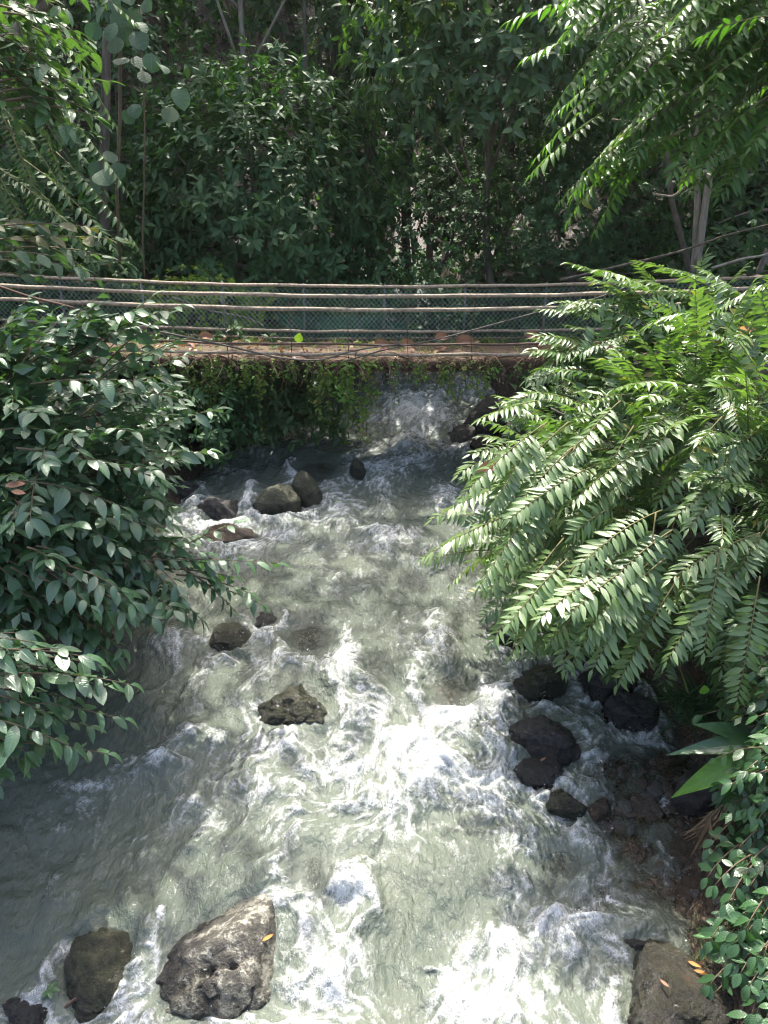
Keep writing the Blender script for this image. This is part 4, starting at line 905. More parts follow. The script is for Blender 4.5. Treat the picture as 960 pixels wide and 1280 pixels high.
def keep_right(P):
    q = px_of(P); m = q[:, 0].min(); tip = q[-1]
    if np.any((q[:, 0] < 535) & (q[:, 1] < 640)): return False
    x, y = q[:, 0], q[:, 1]
    low = np.interp(x, [520, 600, 700, 760, 850, 960], [700, 770, 850, 870, 900, 930])
    high = np.interp(x, [520, 560, 600, 690, 700, 760, 830, 960], [640, 560, 510, 430, 380, 330, 300, 290])
    return not (np.any(y > low) or np.any(y < high))
def ex(px, py, Y, px2, py2, Y2, dr=.5):
    a, b = spot(px, py, Y), spot(px2, py2, Y2); d = b - a; l = np.linalg.norm(d); return (a, unit(d) + [0, 0, dr * .42], l * 1.05, dr)
EXR = [ex(700, 590, 6.4, 545, 640, 6.1), ex(650, 640, 6.3, 528, 690, 6.2, .35), ex(690, 500, 7.2, 600, 520, 7.0), ex(720, 710, 5.7, 704, 830, 5.3), ex(850, 720, 5.2, 775, 850, 5.0), ex(700, 640, 6.0, 612, 735, 5.8),
       ex(760, 640, 5.8, 640, 770, 5.6), ex(820, 640, 5.5, 800, 790, 5.1), ex(900, 690, 5.2, 880, 810, 4.9), ex(950, 720, 5.1, 925, 870, 4.8), ex(760, 560, 6.4, 640, 600, 6.2), ex(880, 560, 6.2, 830, 690, 5.5),
       ex(800, 480, 7.2, 690, 540, 6.8), ex(760, 420, 8.0, 660, 470, 7.8), ex(830, 400, 8.2, 750, 460, 7.9), ex(800, 400, 8.6, 720, 380, 8.5, .3), ex(850, 390, 8.6, 800, 330, 8.6, .3), ex(860, 380, 8.8, 880, 322, 8.8, .3), ex(880, 400, 8.5, 925, 335, 8.4, .4),
       ex(940, 560, 6.0, 870, 640, 5.6), ex(930, 480, 6.8, 860, 560, 6.4), ex(790, 740, 5.4, 745, 800, 5.2), ex(870, 450, 7.6, 800, 520, 7.2), ex(640, 560, 6.9, 575, 590, 6.7), ex(730, 760, 5.5, 690, 800, 5.4)]
_r = np.random.default_rng(12)
for _i in range(64):
    a_, b_ = _r.uniform(730, 970), _r.uniform(350, 470); EXR.append(ex(a_ + 40, b_ + 25, 8.1, a_ - _r.uniform(30, 90), b_ - _r.uniform(-25, 55), 8.0 + _r.normal(0, .2), _r.uniform(.3, .6)))
for _i in range(34):
    a_, b_ = _r.uniform(640, 940), _r.uniform(500, 740); EXR.append(ex(a_ + 30, b_ - 20, 6.3 - (b_ - 500) * .0045, a_ - _r.uniform(30, 80), b_ + _r.uniform(30, 110), 6.0 - (b_ - 500) * .005, _r.uniform(.3, .6)))
frond_bush('bright glossy shrub of fern-like compound leaves leaning over the stream from the right bank', (4.2, 7.6), (3.15, 7.25, 1.85), (2.4, 2.4, 2.75), 299, .88, 17, .165, M['pinnate'], 31, extra=EXR, keep=keep_right, inner=560, droop=.6, up=.24, toward=(-.25, -.15, 0))
print('right shrub', round(time.time() - T0, 1))

# ------------------------------------------------------------------ left shrub with broad leaves in two ranks
def twig_bush(label, base, C, Rd, n, L, nl, leafL, mat, seed, droop=.7, keep=None, extra=(), single=300, minpx=10, up=.3, toward=(0, 0, 0), tplk='broad', cat='shrub', name='broadleaf_shrub', stemmat=None, lo=-.4, group=None, limb=True, jit=.15, inner=0):
    rng = np.random.default_rng(seed); base = np.array([*base[:2], float(ground_z(base[0], base[1]))]) if len(base) == 2 else np.array(base, float)
    t = thing(name, label, cat, base, group); C = np.array(C, float); Rd = np.array(Rd, float); items = []; tries = 0
    while len(items) < n and tries < n * 30:
        tries += 1; o = unit(rng.normal(0, 1, 3))
        if o[2] < lo or (o[1] > .5 and rng.random() < .75): continue
        rad = rng.uniform(.5, 1.0) ** .7 * (1 + .25 * (vnoise(o[None] * 3.1 + seed, seed)[0] - .5)); tip = C + o * Rd * rad
        d = unit(o * [1, 1, .5] + [0, 0, up] + rng.normal(0, .25, 3) + np.array(toward)); l = L * rng.uniform(.65, 1.15)
        P = bend(tip - d * l * .8, d, l, droop * rng.uniform(.5, 1.3), 8, rng, .15)
        if keep is not None and not keep(P): continue
        items.append((P, twig_data(P, max(4, int(nl * l / L)), leafL, rng, jit=jit)))
    for (b, d, l, dr) in extra:
        P = bend(b, d, l, dr, 10, rng, .12); items.append((P, twig_data(P, max(4, int(nl * l / L)), leafL, rng, jit=jit)))
    leafy(t, items, TPL[tplk], leaf_meshes('leaf', TPL[tplk], mat), mat, 'twig', stemmat or M['stem'], rng, n_single=single, r=(.009, .003), minpx=minpx)
    if inner:
        lv = Leaves(); k = 0
        while k < inner:
            o = unit(rng.normal(0, 1, 3))
            if o[2] < lo: continue
            tip = C + o * Rd * rng.uniform(.4, .92); d = unit(o * [1, 1, .5] + [0, 0, up] + rng.normal(0, .3, 3)); l = L * rng.uniform(.7, 1.1)
            P = bend(tip - d * l * .8, d, l, droop, 6, rng, .1)
            if keep is not None and not keep(P): k += .15; continue
            p, dd, nn, ll = twig_data(P, max(4, int(nl * l / L)), leafL, rng, jit=jit); lv.add(p, dd, nn, ll, rng=rng); k += 1
        put('inner_leaves', lv.mesh('inner_leaves', TPL['broadlow' if tplk == 'broad' else tplk], mat), t, kind='stuff')
    if limb:
        limbs(base, [C + np.array(v) * Rd * .5 for v in ((.7, -.5, .1), (.2, -.7, .3), (-.3, -.3, .7), (.6, .1, .7), (.5, -.6, -.2), (.2, .3, .8))], M['bark'], t, rng, .04)
    return t
def keep_left(P):
    q = px_of(P); x, y = q[:, 0], q[:, 1]
    hi = np.interp(x, [0, 60, 120, 190, 250, 300], [430, 400, 370, 375, 470, 560]); lo = np.interp(x, [0, 100, 160, 260, 300], [790, 790, 780, 780, 730])
    return not (np.any(y < hi) or np.any(y > lo) or np.any(x > np.interp(y, [370, 420, 500, 560, 640, 700, 780], [215, 225, 240, 235, 215, 225, 250])))
EXL = [ex(90, 440, 7.0, 215, 380, 7.0, .3), ex(60, 430, 7.0, 120, 375, 7.1, .3), ex(140, 560, 6.5, 262, 505, 6.8, .3), ex(150, 590, 6.5, 255, 560, 6.8, .4), ex(100, 705, 6.0, 338, 700, 6.6, .12), ex(200, 700, 6.3, 290, 655, 6.6, .3), ex(220, 705, 6.3, 295, 760, 6.4, .5), ex(150, 700, 6.2, 200, 775, 6.2, .5), ex(140, 690, 6.1, 250, 770, 6.3, .5),
       ex(20, 560, 5.8, 190, 590, 6.0, .3), ex(10, 600, 5.7, 150, 625, 5.8, .4), ex(60, 640, 5.9, 190, 650, 6.1, .4), ex(40, 480, 6.3, 190, 470, 6.6, .3), ex(100, 520, 6.3, 225, 445, 6.9, .3)]
EXL += [ex(180 + 10 * _i, 690 + 7 * _i, 6.3, 235 + 18 * _i, 672 + 16 * _i, 6.5, .35) for _i in range(6)] + [ex(60 + 30 * _i, 700, 6.1, 90 + 36 * _i, 768, 6.1, .6) for _i in range(5)]
_r = np.random.default_rng(16)
for _i in range(30):
    a_, b_ = _r.uniform(-20, 150), _r.uniform(415, 470); EXL.append(ex(a_ - 20, b_ + 25, 6.9 + _r.normal(0, .2), a_ + _r.uniform(15, 75), b_ - _r.uniform(20, 60), 7.0 + _r.normal(0, .2), .4))
for _i in range(44):
    a_, b_ = _r.uniform(-30, 130), _r.uniform(700, 800); EXL.append(ex(a_ - 40, b_ - 25, 5.5 + _r.normal(0, .15), a_ + _r.uniform(20, 60), b_ + _r.uniform(0, 40), 5.5 + _r.normal(0, .15), .6))
twig_bush('dense dark shrub with broad glossy leaves filling the left bank below the bridge', (-4.4, 7.4), (-3.5, 7.0, 2.3), (1.95, 2.0, 2.0), 285, .85, 13, .195, M['broad'], 41, keep=keep_left, extra=EXL, inner=620, toward=(.25, -.2, 0))
# lower spray, nearer to the eye
EXS = [ex(-60, 830, 4.1, 70, 805, 4.3, .4), ex(-60, 850, 4.0, 158, 845, 4.4, .5), ex(-60, 880, 4.0, 150, 885, 4.3, .5), ex(-60, 890, 3.9, 90, 935, 4.0, .6), ex(-40, 860, 4.0, 60, 890, 4.1, .4), ex(-70, 900, 3.9, 30, 935, 3.9, .5), ex(-60, 800, 4.3, 30, 790, 4.5, .3), ex(-50, 820, 4.2, 120, 830, 4.5, .4), ex(-60, 930, 3.8, 20, 950, 3.9, .5)]
EXS += [ex(-60, 800 + 16 * _i, 4.1, 40 + 22 * ((_i * 3) % 5), 800 + 17 * _i, 4.3, .45) for _i in range(9)]
twig_bush('leafy spray with large toothed leaves reaching in low at the left edge over calm water', (-4.3, 4.4), (-3.2, 4.4, 1.9), (.8, .6, .5), 30, .6, 10, .175, M['broad'], 43, extra=EXS, inner=50, toward=(.3, -.1, 0), name='broadleaf_sapling', cat='sapling')
print('left shrubs', round(time.time() - T0, 1))

# ------------------------------------------------------------------ forest behind and around
def crown_leaves(C, Rd, n, leafL, rng, per=6, shell=(.55, 1.0), lump=.35, face=None, spread=1.0, hang=.25):
    C = np.array(C, float); Rd = np.array(Rd, float); k = max(1, n // per); o = unit(rng.normal(0, 1, (k * 3, 3)))
    o = o[(o[:, 2] > -.55)]
    if face is not None: o = o[(o @ np.array(face) > -.45)]
    o = o[:k]; k = len(o)
    # lumps: boughs that stand out of the crown, with hollows between
    seeds = unit(rng.normal(0, 1, (26, 3))); near = (o @ seeds.T).max(1)
    rad = rng.uniform(shell[0] ** 2, shell[1] ** 2, k) ** .5 * (1 - lump + lump * 1.25 * sstep(.80, .99, near))
    tip = C + o * Rd * rad[:, None] + rng.normal(0, leafL * .8, (k, 3))
    ax = unit(o * [1, 1, .7] + [0, 0, .35] + rng.normal(0, .35, (k, 3)))
    a = unit(np.cross(ax, UP + .01)); b = np.cross(ax, a)
    th = rng.uniform(0, 6.28, (k, 1)) + np.arange(per)[None] * 2.4; out = rng.uniform(.5, 1.1, (k, per)) * spread
    d = ax[:, None] * rng.uniform(.15, .8, (k, per))[..., None] + (a[:, None] * np.cos(th)[..., None] + b[:, None] * np.sin(th)[..., None]) * out[..., None] - UP * hang
    nn = ax[:, None] * .8 + UP * .5 + rng.normal(0, .25, (k, per, 3))
    p = tip[:, None] + ax[:, None] * (np.arange(per)[None, :, None] * leafL * .10) 
    tint = np.clip(.25 * rng.random((k, 1)) + .78 * rng.random((k, per)), 0, .999)
    lv = Leaves(); lv.add(p.reshape(-1, 3), d.reshape(-1, 3), nn.reshape(-1, 3), leafL * rng.uniform(.7, 1.2, k * per), t=tint.ravel(), rng=rng)
    return lv, tip
def forest_plant(name, label, cat, C, Rd, n, leafL, mat, seed, tplk='bg', base=None, trunk_r=.09, group=None, singles=0, barkm='bark', per=6, face=(0, -.8, .45), trunk_top=None, **kw):
    rng = np.random.default_rng(seed); C = np.array(C, float)
    if base is None: base = (C[0] + rng.normal(0, .2), C[1] + .3)
    base = np.array([base[0], base[1], float(ground_z(base[0], base[1]))]); t = thing(name, label, cat, base, group)
    lv, tip = crown_leaves(C, Rd, n, leafL, rng, per=per, face=face, **kw)
    p = lv.arrays()[0]; N = len(p); rest = np.ones(N, bool)
    if singles:
        q = px_of(p); ok = in_view(p, 0); sc = np.where(ok, lv.arrays()[4] / q[:, 2], 0); clear = np.argsort(-sc * (1 + .5 * ((p - C) / np.array(Rd) @ np.array([0, -.8, .4]))))[:singles]; rest[clear] = False
        lv.objects('leaf', leaf_meshes('leaf', TPL[tplk], mat), t, clear, rng)
    put('crown', lv.mesh('crown', TPL[tplk], mat, sel=rest), t, kind='stuff')
    top = C + [0, 0, -Rd[2] * .15] if trunk_top is None else np.array(trunk_top)
    s = np.linspace(0, 1, 12)[:, None]; P = base * (1 - s) + top * s + np.concatenate([rng.normal(0, 1, 2), [0]]) * .18 * np.sin(s * 3.1) + [0, 0, -.1]
    v, f = tube(P, np.linspace(trunk_r, trunk_r * .5, 12) , 9); put('trunk', mesh_np('trunk', v, f, mat=M[barkm]), t)
    for i in rng.choice(len(tip), min(7, len(tip)), replace=False):
        a = P[rng.integers(5, 11)]; h = C + (tip[i] - C) * .85; md = (a + h) / 2 + [0, 0, .2]; ss = np.linspace(0, 1, 7)[:, None]
        v, f = tube(a * (1 - ss) ** 2 + 2 * md * ss * (1 - ss) + h * ss ** 2, np.linspace(trunk_r * .42, trunk_r * .1, 7), 6); put('limb', mesh_np('limb', v, f, mat=M[barkm]), t)
    return t
FP = forest_plant
FP('domed_bush', 'large dark domed bush behind the left half of the footbridge', 'bush', (-2.55, 16.6, 4.35), (2.95, 2.1, 2.95), 8600, .215, M['dark'], 201, tplk='obov', singles=280, per=7, lump=.2)
FP('leafy_tree', 'tree with pale drooping oval leaves high behind the bridge, right of centre', 'tree', (2.1, 16.2, 7.6), (2.3, 1.9, 2.6), 6000, .24, M['mid'], 202, singles=220, per=6, lump=.4, hang=.5)
FP('small_leaved_bush', 'dark fine leaved bush in the hollow behind the middle of the fence', 'bush', (1.2, 17.6, 4.1), (2.1, 1.6, 2.0), 7500, .095, M['dark'], 203, tplk='far', per=8, lump=.45)
FP('small_leaved_bush', 'dark fine leaved bush behind the right end of the fence', 'bush', (3.9, 16.0, 4.4), (2.3, 1.5, 2.1), 7000, .11, M['dark'], 204, tplk='far', per=8, lump=.45)
FP('leafy_tree', 'shaded tree with broad leaves at the right edge above the footbridge', 'tree', (7.6, 15.5, 6.0), (2.8, 2.2, 3.2), 5200, .20, M['dark'], 205, per=6, lump=.4, base=(7.2, 15.5), barkm='palebark')
FP('leafy_tree', 'shaded tree filling the gap behind the pale twin trunks', 'tree', (5.4, 18.4, 6.6), (2.6, 2.0, 3.4), 5000, .19, M['dark'], 206, per=6, lump=.45)
FP('leafy_tree', 'dim tree at the left edge behind the fern fronds', 'tree', (-7.4, 14.6, 5.6), (2.6, 2.2, 3.4), 5600, .20, M['dark'], 207, per=6, lump=.4)
FP('leafy_tree', 'dim tree between the round leaved vine and the domed bush', 'tree', (-5.8, 18.5, 6.4), (2.4, 2.2, 3.4), 5200, .17, M['dark'], 208, per=6, lump=.45)
FP('bank_bush', 'dark bush with whorled leaves hanging over the water under the left of the footbridge', 'bush', (-3.05, 12.85, 1.78), (2.35, .8, .95), 4600, .17, M['mid'], 209, tplk='obov', singles=200, per=7, lump=.3, base=(-3.6, 13.0), face=(0, -.9, .1))
FP('bank_bush', 'dark bush over the boulders under the right of the footbridge', 'bush', (3.7, 13.8, 2.2), (1.2, .95, 1.0), 1700, .15, M['dark'], 210, tplk='bg', per=6, lump=.35, face=(0, -.9, .1))
FP('leafy_tree', 'slender shaded tree in the gap behind the dark middle trunk', 'tree', (.35, 20.6, 6.3), (1.7, 1.2, 3.2), 3600, .20, M['dark'], 217, tplk='far', per=7, lump=.25, trunk_r=.06, base=(.8, 21))
FP('leafy_tree', 'slender shaded tree between the drooping leaved tree and the leaf sprays', 'tree', (4.2, 20.8, 6.3), (1.8, 1.2, 3.2), 3600, .20, M['dark'], 218, tplk='far', per=7, lump=.25, trunk_r=.06, base=(4.6, 21.2))
FP('low_bush', 'low sunlit yellow-green bush seen through the left part of the fence', 'bush', (-3.3, 14.3, 3.1), (1.5, .6, .62), 2600, .09, M['vine'], 211, tplk='tiny', per=7, lump=.3, trunk_r=.03)
FP('low_bush', 'low dim bush seen through the middle of the fence', 'bush', (.1, 15.6, 3.0), (1.9, .8, .85), 3000, .12, M['dark'], 212, tplk='tiny', per=7, lump=.3, trunk_r=.04)
FP('low_bush', 'dark low bush closing the view upstream under the middle of the footbridge', 'bush', (-.2, 17.2, 2.35), (1.7, .8, .9), 2400, .13, M['dark'], 214, tplk='obov', per=6, lump=.3, trunk_r=.04, base=(-1.4, 17.6), face=(0, -.9, .1))
FP('low_bush', 'dark low bush closing the view upstream under the right of the footbridge', 'bush', (2.5, 16.9, 2.35), (1.5, .8, .8), 2200, .13, M['dark'], 215, tplk='obov', per=6, lump=.3, trunk_r=.04, base=(3.2, 17.2), face=(0, -.9, .1))
FP('bank_bush', 'dark leafy bush on the left water edge just downstream of the footbridge', 'bush', (-3.1, 11.6, 1.75), (1.1, .7, .8), 1500, .15, M['dark'], 216, tplk='obov', per=6, lump=.3, trunk_r=.04, base=(-3.9, 11.8), face=(.4, -.8, .1))
FP('low_bush', 'low bush behind the far left end of the fence', 'bush', (-6.1, 14.4, 3.6), (1.7, .8, 1.0), 2600, .14, M['mid'], 213, per=6, lump=.3, trunk_r=.04)
rgf = np.random.default_rng(77)
far = [(-9.5, 21, 9, 'far forest tree behind the leaves at the top left corner'), (-6.6, 23, 10, 'far forest tree behind the brown hanging twigs'), (-3.6, 22.5, 10.5, 'far forest tree with a straight pale trunk above the domed bush'), (-1.2, 21.5, 9.5, 'far forest tree beside the thin stub trunk above the domed bush'),
       (.6, 22.5, 9, 'far forest tree in the dark gap left of the drooping leaved tree'), (3.2, 22, 10.5, 'far forest tree behind the drooping leaved tree'), (6.2, 22.5, 10.5, 'far forest tree behind the fern leaved canopy'), (9.4, 21, 9.5, 'far forest tree behind the top right corner'),
       (-8, 27, 14, 'tall hillside tree at the left on the skyline'), (-3, 28, 15, 'tall hillside tree left of the valley head'), (1.5, 27, 14, 'tall hillside tree at the valley head'), (6, 28, 15, 'tall hillside tree right of the valley head'), (.2, 23.5, 6.5, 'far forest tree standing at the head of the valley'), (11, 26, 13, 'tall hillside tree at the right on the skyline')]
for i, (x, y, z, lab) in enumerate(far):
    FP('forest_tree', lab, 'tree', (x, y, z), (2.5, 2.2, 4.6), 3200, .27, M['dark' if i % 3 else 'mid'], 300 + i, tplk='far', per=7, lump=.45, trunk_r=.13, base=(x + rgf.normal(0, .3), y - .2), barkm='palebark' if i in (2, 5) else 'bark', group='far forest trees on the hillside')
for i, (x, y, z) in enumerate([(-10.5, 17, 5), (-4.2, 20, 5.2), (-.3, 19.6, 5.0), (2.8, 19.8, 5.0), (7.5, 19.5, 5.6), (10.8, 17, 5.5)]):
    FP('understorey_bush', ['dim understorey bush at the far left', 'dim understorey bush behind the domed bush at left', 'dim understorey bush at the head of the stream', 'dim understorey bush right of the stream head', 'dim understorey bush behind the twin trunks', 'dim understorey bush at the far right'][i], 'bush', (x, y, z), (2.4, 1.4, 2.4), 3600, .16, M['dark'], 330 + i, tplk='far', per=7, lump=.4, trunk_r=.06, group='understorey bushes under the far trees')
print('forest', round(time.time() - T0, 1))
FP('shade_tree', 'tree on the right slope whose crown shades the twin trunks', 'tree', (5.6, 17.4, 11.4), (3.0, 2.0, 1.9), 2000, .24, M['dark'], 353, per=7, lump=.25, trunk_r=.12, base=(6.6, 18.6), tplk='far', face=None)
def undergrowth():
    r = np.random.default_rng(55); n = 7000; x = r.uniform(-13, 13, n); y = np.concatenate([r.uniform(11.5, 20, n // 2), r.uniform(18, 31, n - n // 2)])
    keep = ((x < xL(y) - .15) | (x > xR(y) + .15) | (y > 24.5)) & (np.abs(x) < y * .62 + 1); x, y = x[keep], y[keep]; z = ground_z(x, y); n = len(x); k = 4
    a = r.uniform(0, 6.28, (n, k)); d = np.stack([np.cos(a), np.sin(a) - .3, r.uniform(.1, 1.0, (n, k))], -1)
    p = np.stack([x, y, z], -1)[:, None] + r.normal(0, .06, (n, k, 3)); nn = np.stack([0 * a, 0 * a - .5, 0 * a + 1], -1) + r.normal(0, .3, (n, k, 3))
    lv = Leaves(); lv.add(p.reshape(-1, 3), d.reshape(-1, 3), nn.reshape(-1, 3), r.uniform(.18, .42, n * k), rng=r)
    tag(put('undergrowth', lv.mesh('undergrowth', TPL['far'], M['dark']), kind='stuff'), 'dark leafy ground cover on the banks and the hillside behind the bridge', 'undergrowth')
undergrowth()
# bare trunks, vines and dead twigs among the far trees
def pole(name, label, cat, pts, r, mat, group=None, part=None):
    P = np.array([spot(*p) if len(p) == 3 else p for p in pts]); n = 30; s = np.linspace(0, 1, len(P)); q = np.linspace(0, 1, n)
    Q = np.stack([np.interp(q, s, P[:, c]) for c in range(3)], -1)
    for _ in range(3): Q[1:-1] = (Q[:-2] + 2 * Q[1:-1] + Q[2:]) / 4
    Q += .5 * r * (fbm(Q * 2.3, 3)[:, None] - .5)
    v, f = tube(Q, np.linspace(r, r * .72, n) * (1 + .3 * (fbm(Q * 5, 6) - .5)), 9); return tag(put(name, mesh_np(name, v, f, mat=mat)), label, cat, group)
FP('shade_tree', 'tree with a straight pale trunk rising to the top edge above the domed bush', 'tree', (-2.9, 18.8, 10.9), (3.4, 2.0, 1.9), 2000, .24, M['dark'], 351, per=7, lump=.25, trunk_r=.09, barkm='palebark', base=(-2.86, 19.2), tplk='far', face=None)
pole('tree_trunk', 'short dark stub trunk right of the straight pale trunk', 'trunk', [(384, 330, 19.5), (382, 80, 19.5), (378, -60, 19.5)], .05, M['bark'])
FP('shade_tree', 'tree with a thick brown trunk in shade left of the straight pale trunk', 'tree', (-5.6, 18.6, 11.2), (2.6, 2.0, 2.0), 1800, .24, M['dark'], 352, per=7, lump=.25, trunk_r=.24, barkm='redbark', base=(-4.3, 20.5), tplk='far', face=None)
pole('tree_trunk', 'dark trunk at the left between the leaf spray and the domed bush', 'trunk', [(128, 350, 15), (130, 180, 15), (134, 40, 15)], .10, M['bark'])
pole('tree_trunk', 'slanting pale grey trunk at the right, taller of the twin trunks', 'trunk', [(872, 330, 13.6), (884, 240, 13.6), (898, 130, 13.7), (912, -30, 13.8)], .062, M['palebark'])
pole('tree_trunk', 'upright grey trunk beside the slanting pale one at the right', 'trunk', [(868, 340, 13.7), (872, 250, 13.7), (868, 120, 13.8), (872, -30, 13.8)], .058, M['palebark'])
pole('tree_trunk', 'crooked thin trunk left of the twin trunks', 'trunk', [(866, 350, 14), (850, 290, 14), (838, 245, 14), (832, 170, 14.2), (846, 90, 14.2)], .055, M['bark'])
pole('vine', 'looped bare vine left of the twin trunks', 'vine', [(846, 190, 12.6), (862, 205, 12.6), (858, 232, 12.6), (842, 246, 12.6), (820, 243, 12.6)], .022, M['palebark'])
pole('vine', 'bare curling vine hanging near the looped one', 'vine', [(860, 150, 12.7), (868, 190, 12.7), (855, 215, 12.7), (848, 235, 12.8)], .02, M['palebark'])
pole('vine', 'thin straight hanging vine in front of the domed bush', 'vine', [(181, 346, 14.2), (178, 300, 14.2), (180, 240, 14.3), (181, 150, 14.4), (176, 10, 14.5)], .016, M['stem'])
pole('fallen_branch', 'long thin dead branch slanting across the trees above the right end of the footbridge', 'branch', [(700, 350, 13.4), (760, 336, 13.4), (850, 315, 13.3), (900, 296, 13.2), (985, 275, 13.0)], .022, M['bark'])
pole('fallen_branch', 'pinkish bare twig poking in above the right shrub at the right edge', 'branch', [(890, 335, 9.5), (930, 323, 9.3), (950, 320, 9.2), (985, 310, 9.0)], .016, M['palebark'])
pole('vine', 'dark slack vine slung across the near side of the footbridge from the right', 'vine', [(430, 452, 11.3), (480, 437, 11.3), (545, 425, 11.3), (620, 405, 11.25), (690, 385, 11.2), (745, 374, 11.1), (800, 352, 11.0)], .012, M['bark'])
pole('vine', 'dark slack vine slung across the near side of the footbridge from the left', 'vine', [(200, 415, 11.3), (235, 422, 11.3), (300, 436, 11.3), (345, 447, 11.3), (400, 452, 11.3), (440, 438, 11.32), (500, 430, 11.3)], .015, M['bark'])
pole('fallen_branch', 'bare diagonal branch in shade through the fence left of the middle', 'branch', [(215, 372, 13.6), (260, 388, 13.6), (310, 398, 13.5), (330, 408, 13.4)], .022, M['bark'])
pole('fallen_branch', 'dark bare branch at the far left crossing the rails', 'branch', [(-20, 352, 10.6), (40, 372, 10.7), (90, 384, 10.7), (120, 398, 10.8)], .018, M['redbark'])
pole('fallen_branch', 'thick dark branch leaning through the right edge of the bright shrub', 'branch', [(985, 440, 7.2), (955, 462, 7.2), (930, 500, 7.15), (905, 560, 7.1)], .045, M['bark'])
g = Geo(); rt = np.random.default_rng(5)
for i in range(46):
    b = spot(rt.uniform(226, 250), rt.uniform(50, 90), 18); d = rt.normal(0, 1, 3) * [.5, .3, 1] + [0, 0, .4]; P = bend(b, d, rt.uniform(.12, .32), .3, 6, rt, .8); g.tube(P, .008, 4)
tag(put('dead_twigs', g.mesh('dead_twigs', M['straw']), kind='stuff'), 'tangle of pale dead twigs catching light at the upper left', 'twigs')

# ------------------------------------------------------------------ overhanging plants at the two upper corners
def keep_tr(P):
    q = px_of(P); x, y = q[:, 0], q[:, 1]
    return not (np.any(y > np.interp(x, [640, 700, 760, 830, 900, 960], [215, 235, 250, 215, 190, 215])) or np.any(x < np.interp(y, [-300, 0, 100, 220], [560, 690, 690, 670])))
ex2 = lambda a, b, Y, c, d, Y2, dr=.5: ex(a, b, Y + 2.0, c, d, Y2 + 2.0, dr)
EXT = [ex2(800, 10, 8.2, 690, 135, 8.0, .5), ex2(800, 90, 8.4, 672, 190, 8.3, .5), ex2(770, 130, 8.6, 665, 215, 8.5, .4), ex2(780, 190, 8.7, 712, 272, 8.6, .4), ex2(800, 205, 8.7, 745, 286, 8.6, .5), ex2(760, 40, 8.0, 660, 70, 8.0, .4), ex2(850, 60, 8.0, 770, 120, 7.9, .4), ex2(880, 100, 8.2, 800, 180, 8.1, .4), ex2(950, 60, 7.8, 870, 110, 7.7, .4), ex2(930, 130, 8.0, 850, 190, 8.0, .4), ex2(760, 0, 8.5, 640, 20, 8.5, .4), ex2(960, 20, 7.6, 880, 40, 7.6, .4), ex2(960, 120, 7.8, 900, 170, 7.8, .5)]
_r = np.random.default_rng(14)
for _i in range(110):
    a_, b_ = _r.uniform(720, 990), _r.uniform(-30, 200); EXT.append(ex2(a_ + 60, b_ - 30, 8.6 + _r.normal(0, .4), a_ - _r.uniform(10, 60), b_ + _r.uniform(10, 60), 8.4 + _r.normal(0, .4), _r.uniform(.3, .7)))
frond_bush('tree with sprays of long compound leaves overhanging from the upper right corner', (7.6, 12.2), (5.9, 11.5, 8.0), (3.0, 2.2, 2.3), 230, 1.3, 13, .24, M['canopy'], 61, keep=keep_tr, extra=EXT, droop=.7, up=.05, toward=(-.35, -.1, 0), cat='tree', name='overhanging_tree', inner=260, single=280, lo=-.8)
pole('fallen_branch', 'bowed bare bough under the leaf sprays at the upper right', 'branch', [(985, 90, 11.6), (915, 125, 11.4), (870, 145, 11.2), (830, 158, 11.1), (765, 150, 11.0)], .022, M['bark'])
# upper left
EXU = [ex(-40, 115, 6.2, 125, 95, 6.6, .4), ex(-40, 60, 6.0, 60, 100, 6.3, .6), ex(-40, 130, 6.0, 75, 130, 6.3, .5), ex(-60, 30, 6.2, 40, 60, 6.3, .5), ex(0, 110, 6.4, 105, 130, 6.6, .6), ex(-30, 10, 6.4, 90, 30, 6.6, .5), ex(-30, 150, 6.2, 20, 165, 6.2, .5)]
EXU += [ex(-40 + 8 * _i, 60 + 11 * _i, 6.1, 30 + 12 * _i, 40 + 14 * _i, 6.3, .6) for _i in range(8)]
_r = np.random.default_rng(15)
for _i in range(34):
    a_, b_ = _r.uniform(-40, 70), _r.uniform(-30, 130); EXU.append(ex(a_ - 50, b_ - 20, 6.5 + _r.normal(0, .3), a_ + _r.uniform(20, 60), b_ + _r.uniform(0, 45), 6.6 + _r.normal(0, .3), .6))
twig_bush('sapling twigs with hanging oval leaves at the upper left edge', (-5.0, 6.6), (-4.9, 6.4, 6.4), (1.4, .9, .9), 26, .7, 8, .18, M['mid'], 62, extra=EXU, toward=(.3, 0, 0), name='overhanging_sapling', cat='sapling', inner=40)
EXV = [ex(-50, 305, 6.4, 140, 300, 6.8, .3), ex(-40, 290, 6.3, 110, 280, 6.6, .4), ex(-50, 330, 6.2, 90, 330, 6.4, .4), ex(20, 310, 6.6, 150, 325, 6.8, .5), ex(-40, 280, 6.4, 50, 275, 6.6, .4), ex(-30, 345, 6.3, 40, 340, 6.4, .5), ex(30, 300, 6.6, 120, 345, 6.8, .8), ex(-40, 320, 6.0, 60, 315, 6.2, .4)]
twig_bush('pale spray of veined oval leaves reaching in just above the left end of the rails', (-5.2, 7.4), (-4.6, 6.7, 4.6), (.9, .6, .45), 10, .7, 9, .19, M['round'], 63, extra=EXV, toward=(.3, 0, 0), name='overhanging_sapling', cat='sapling', limb=True)
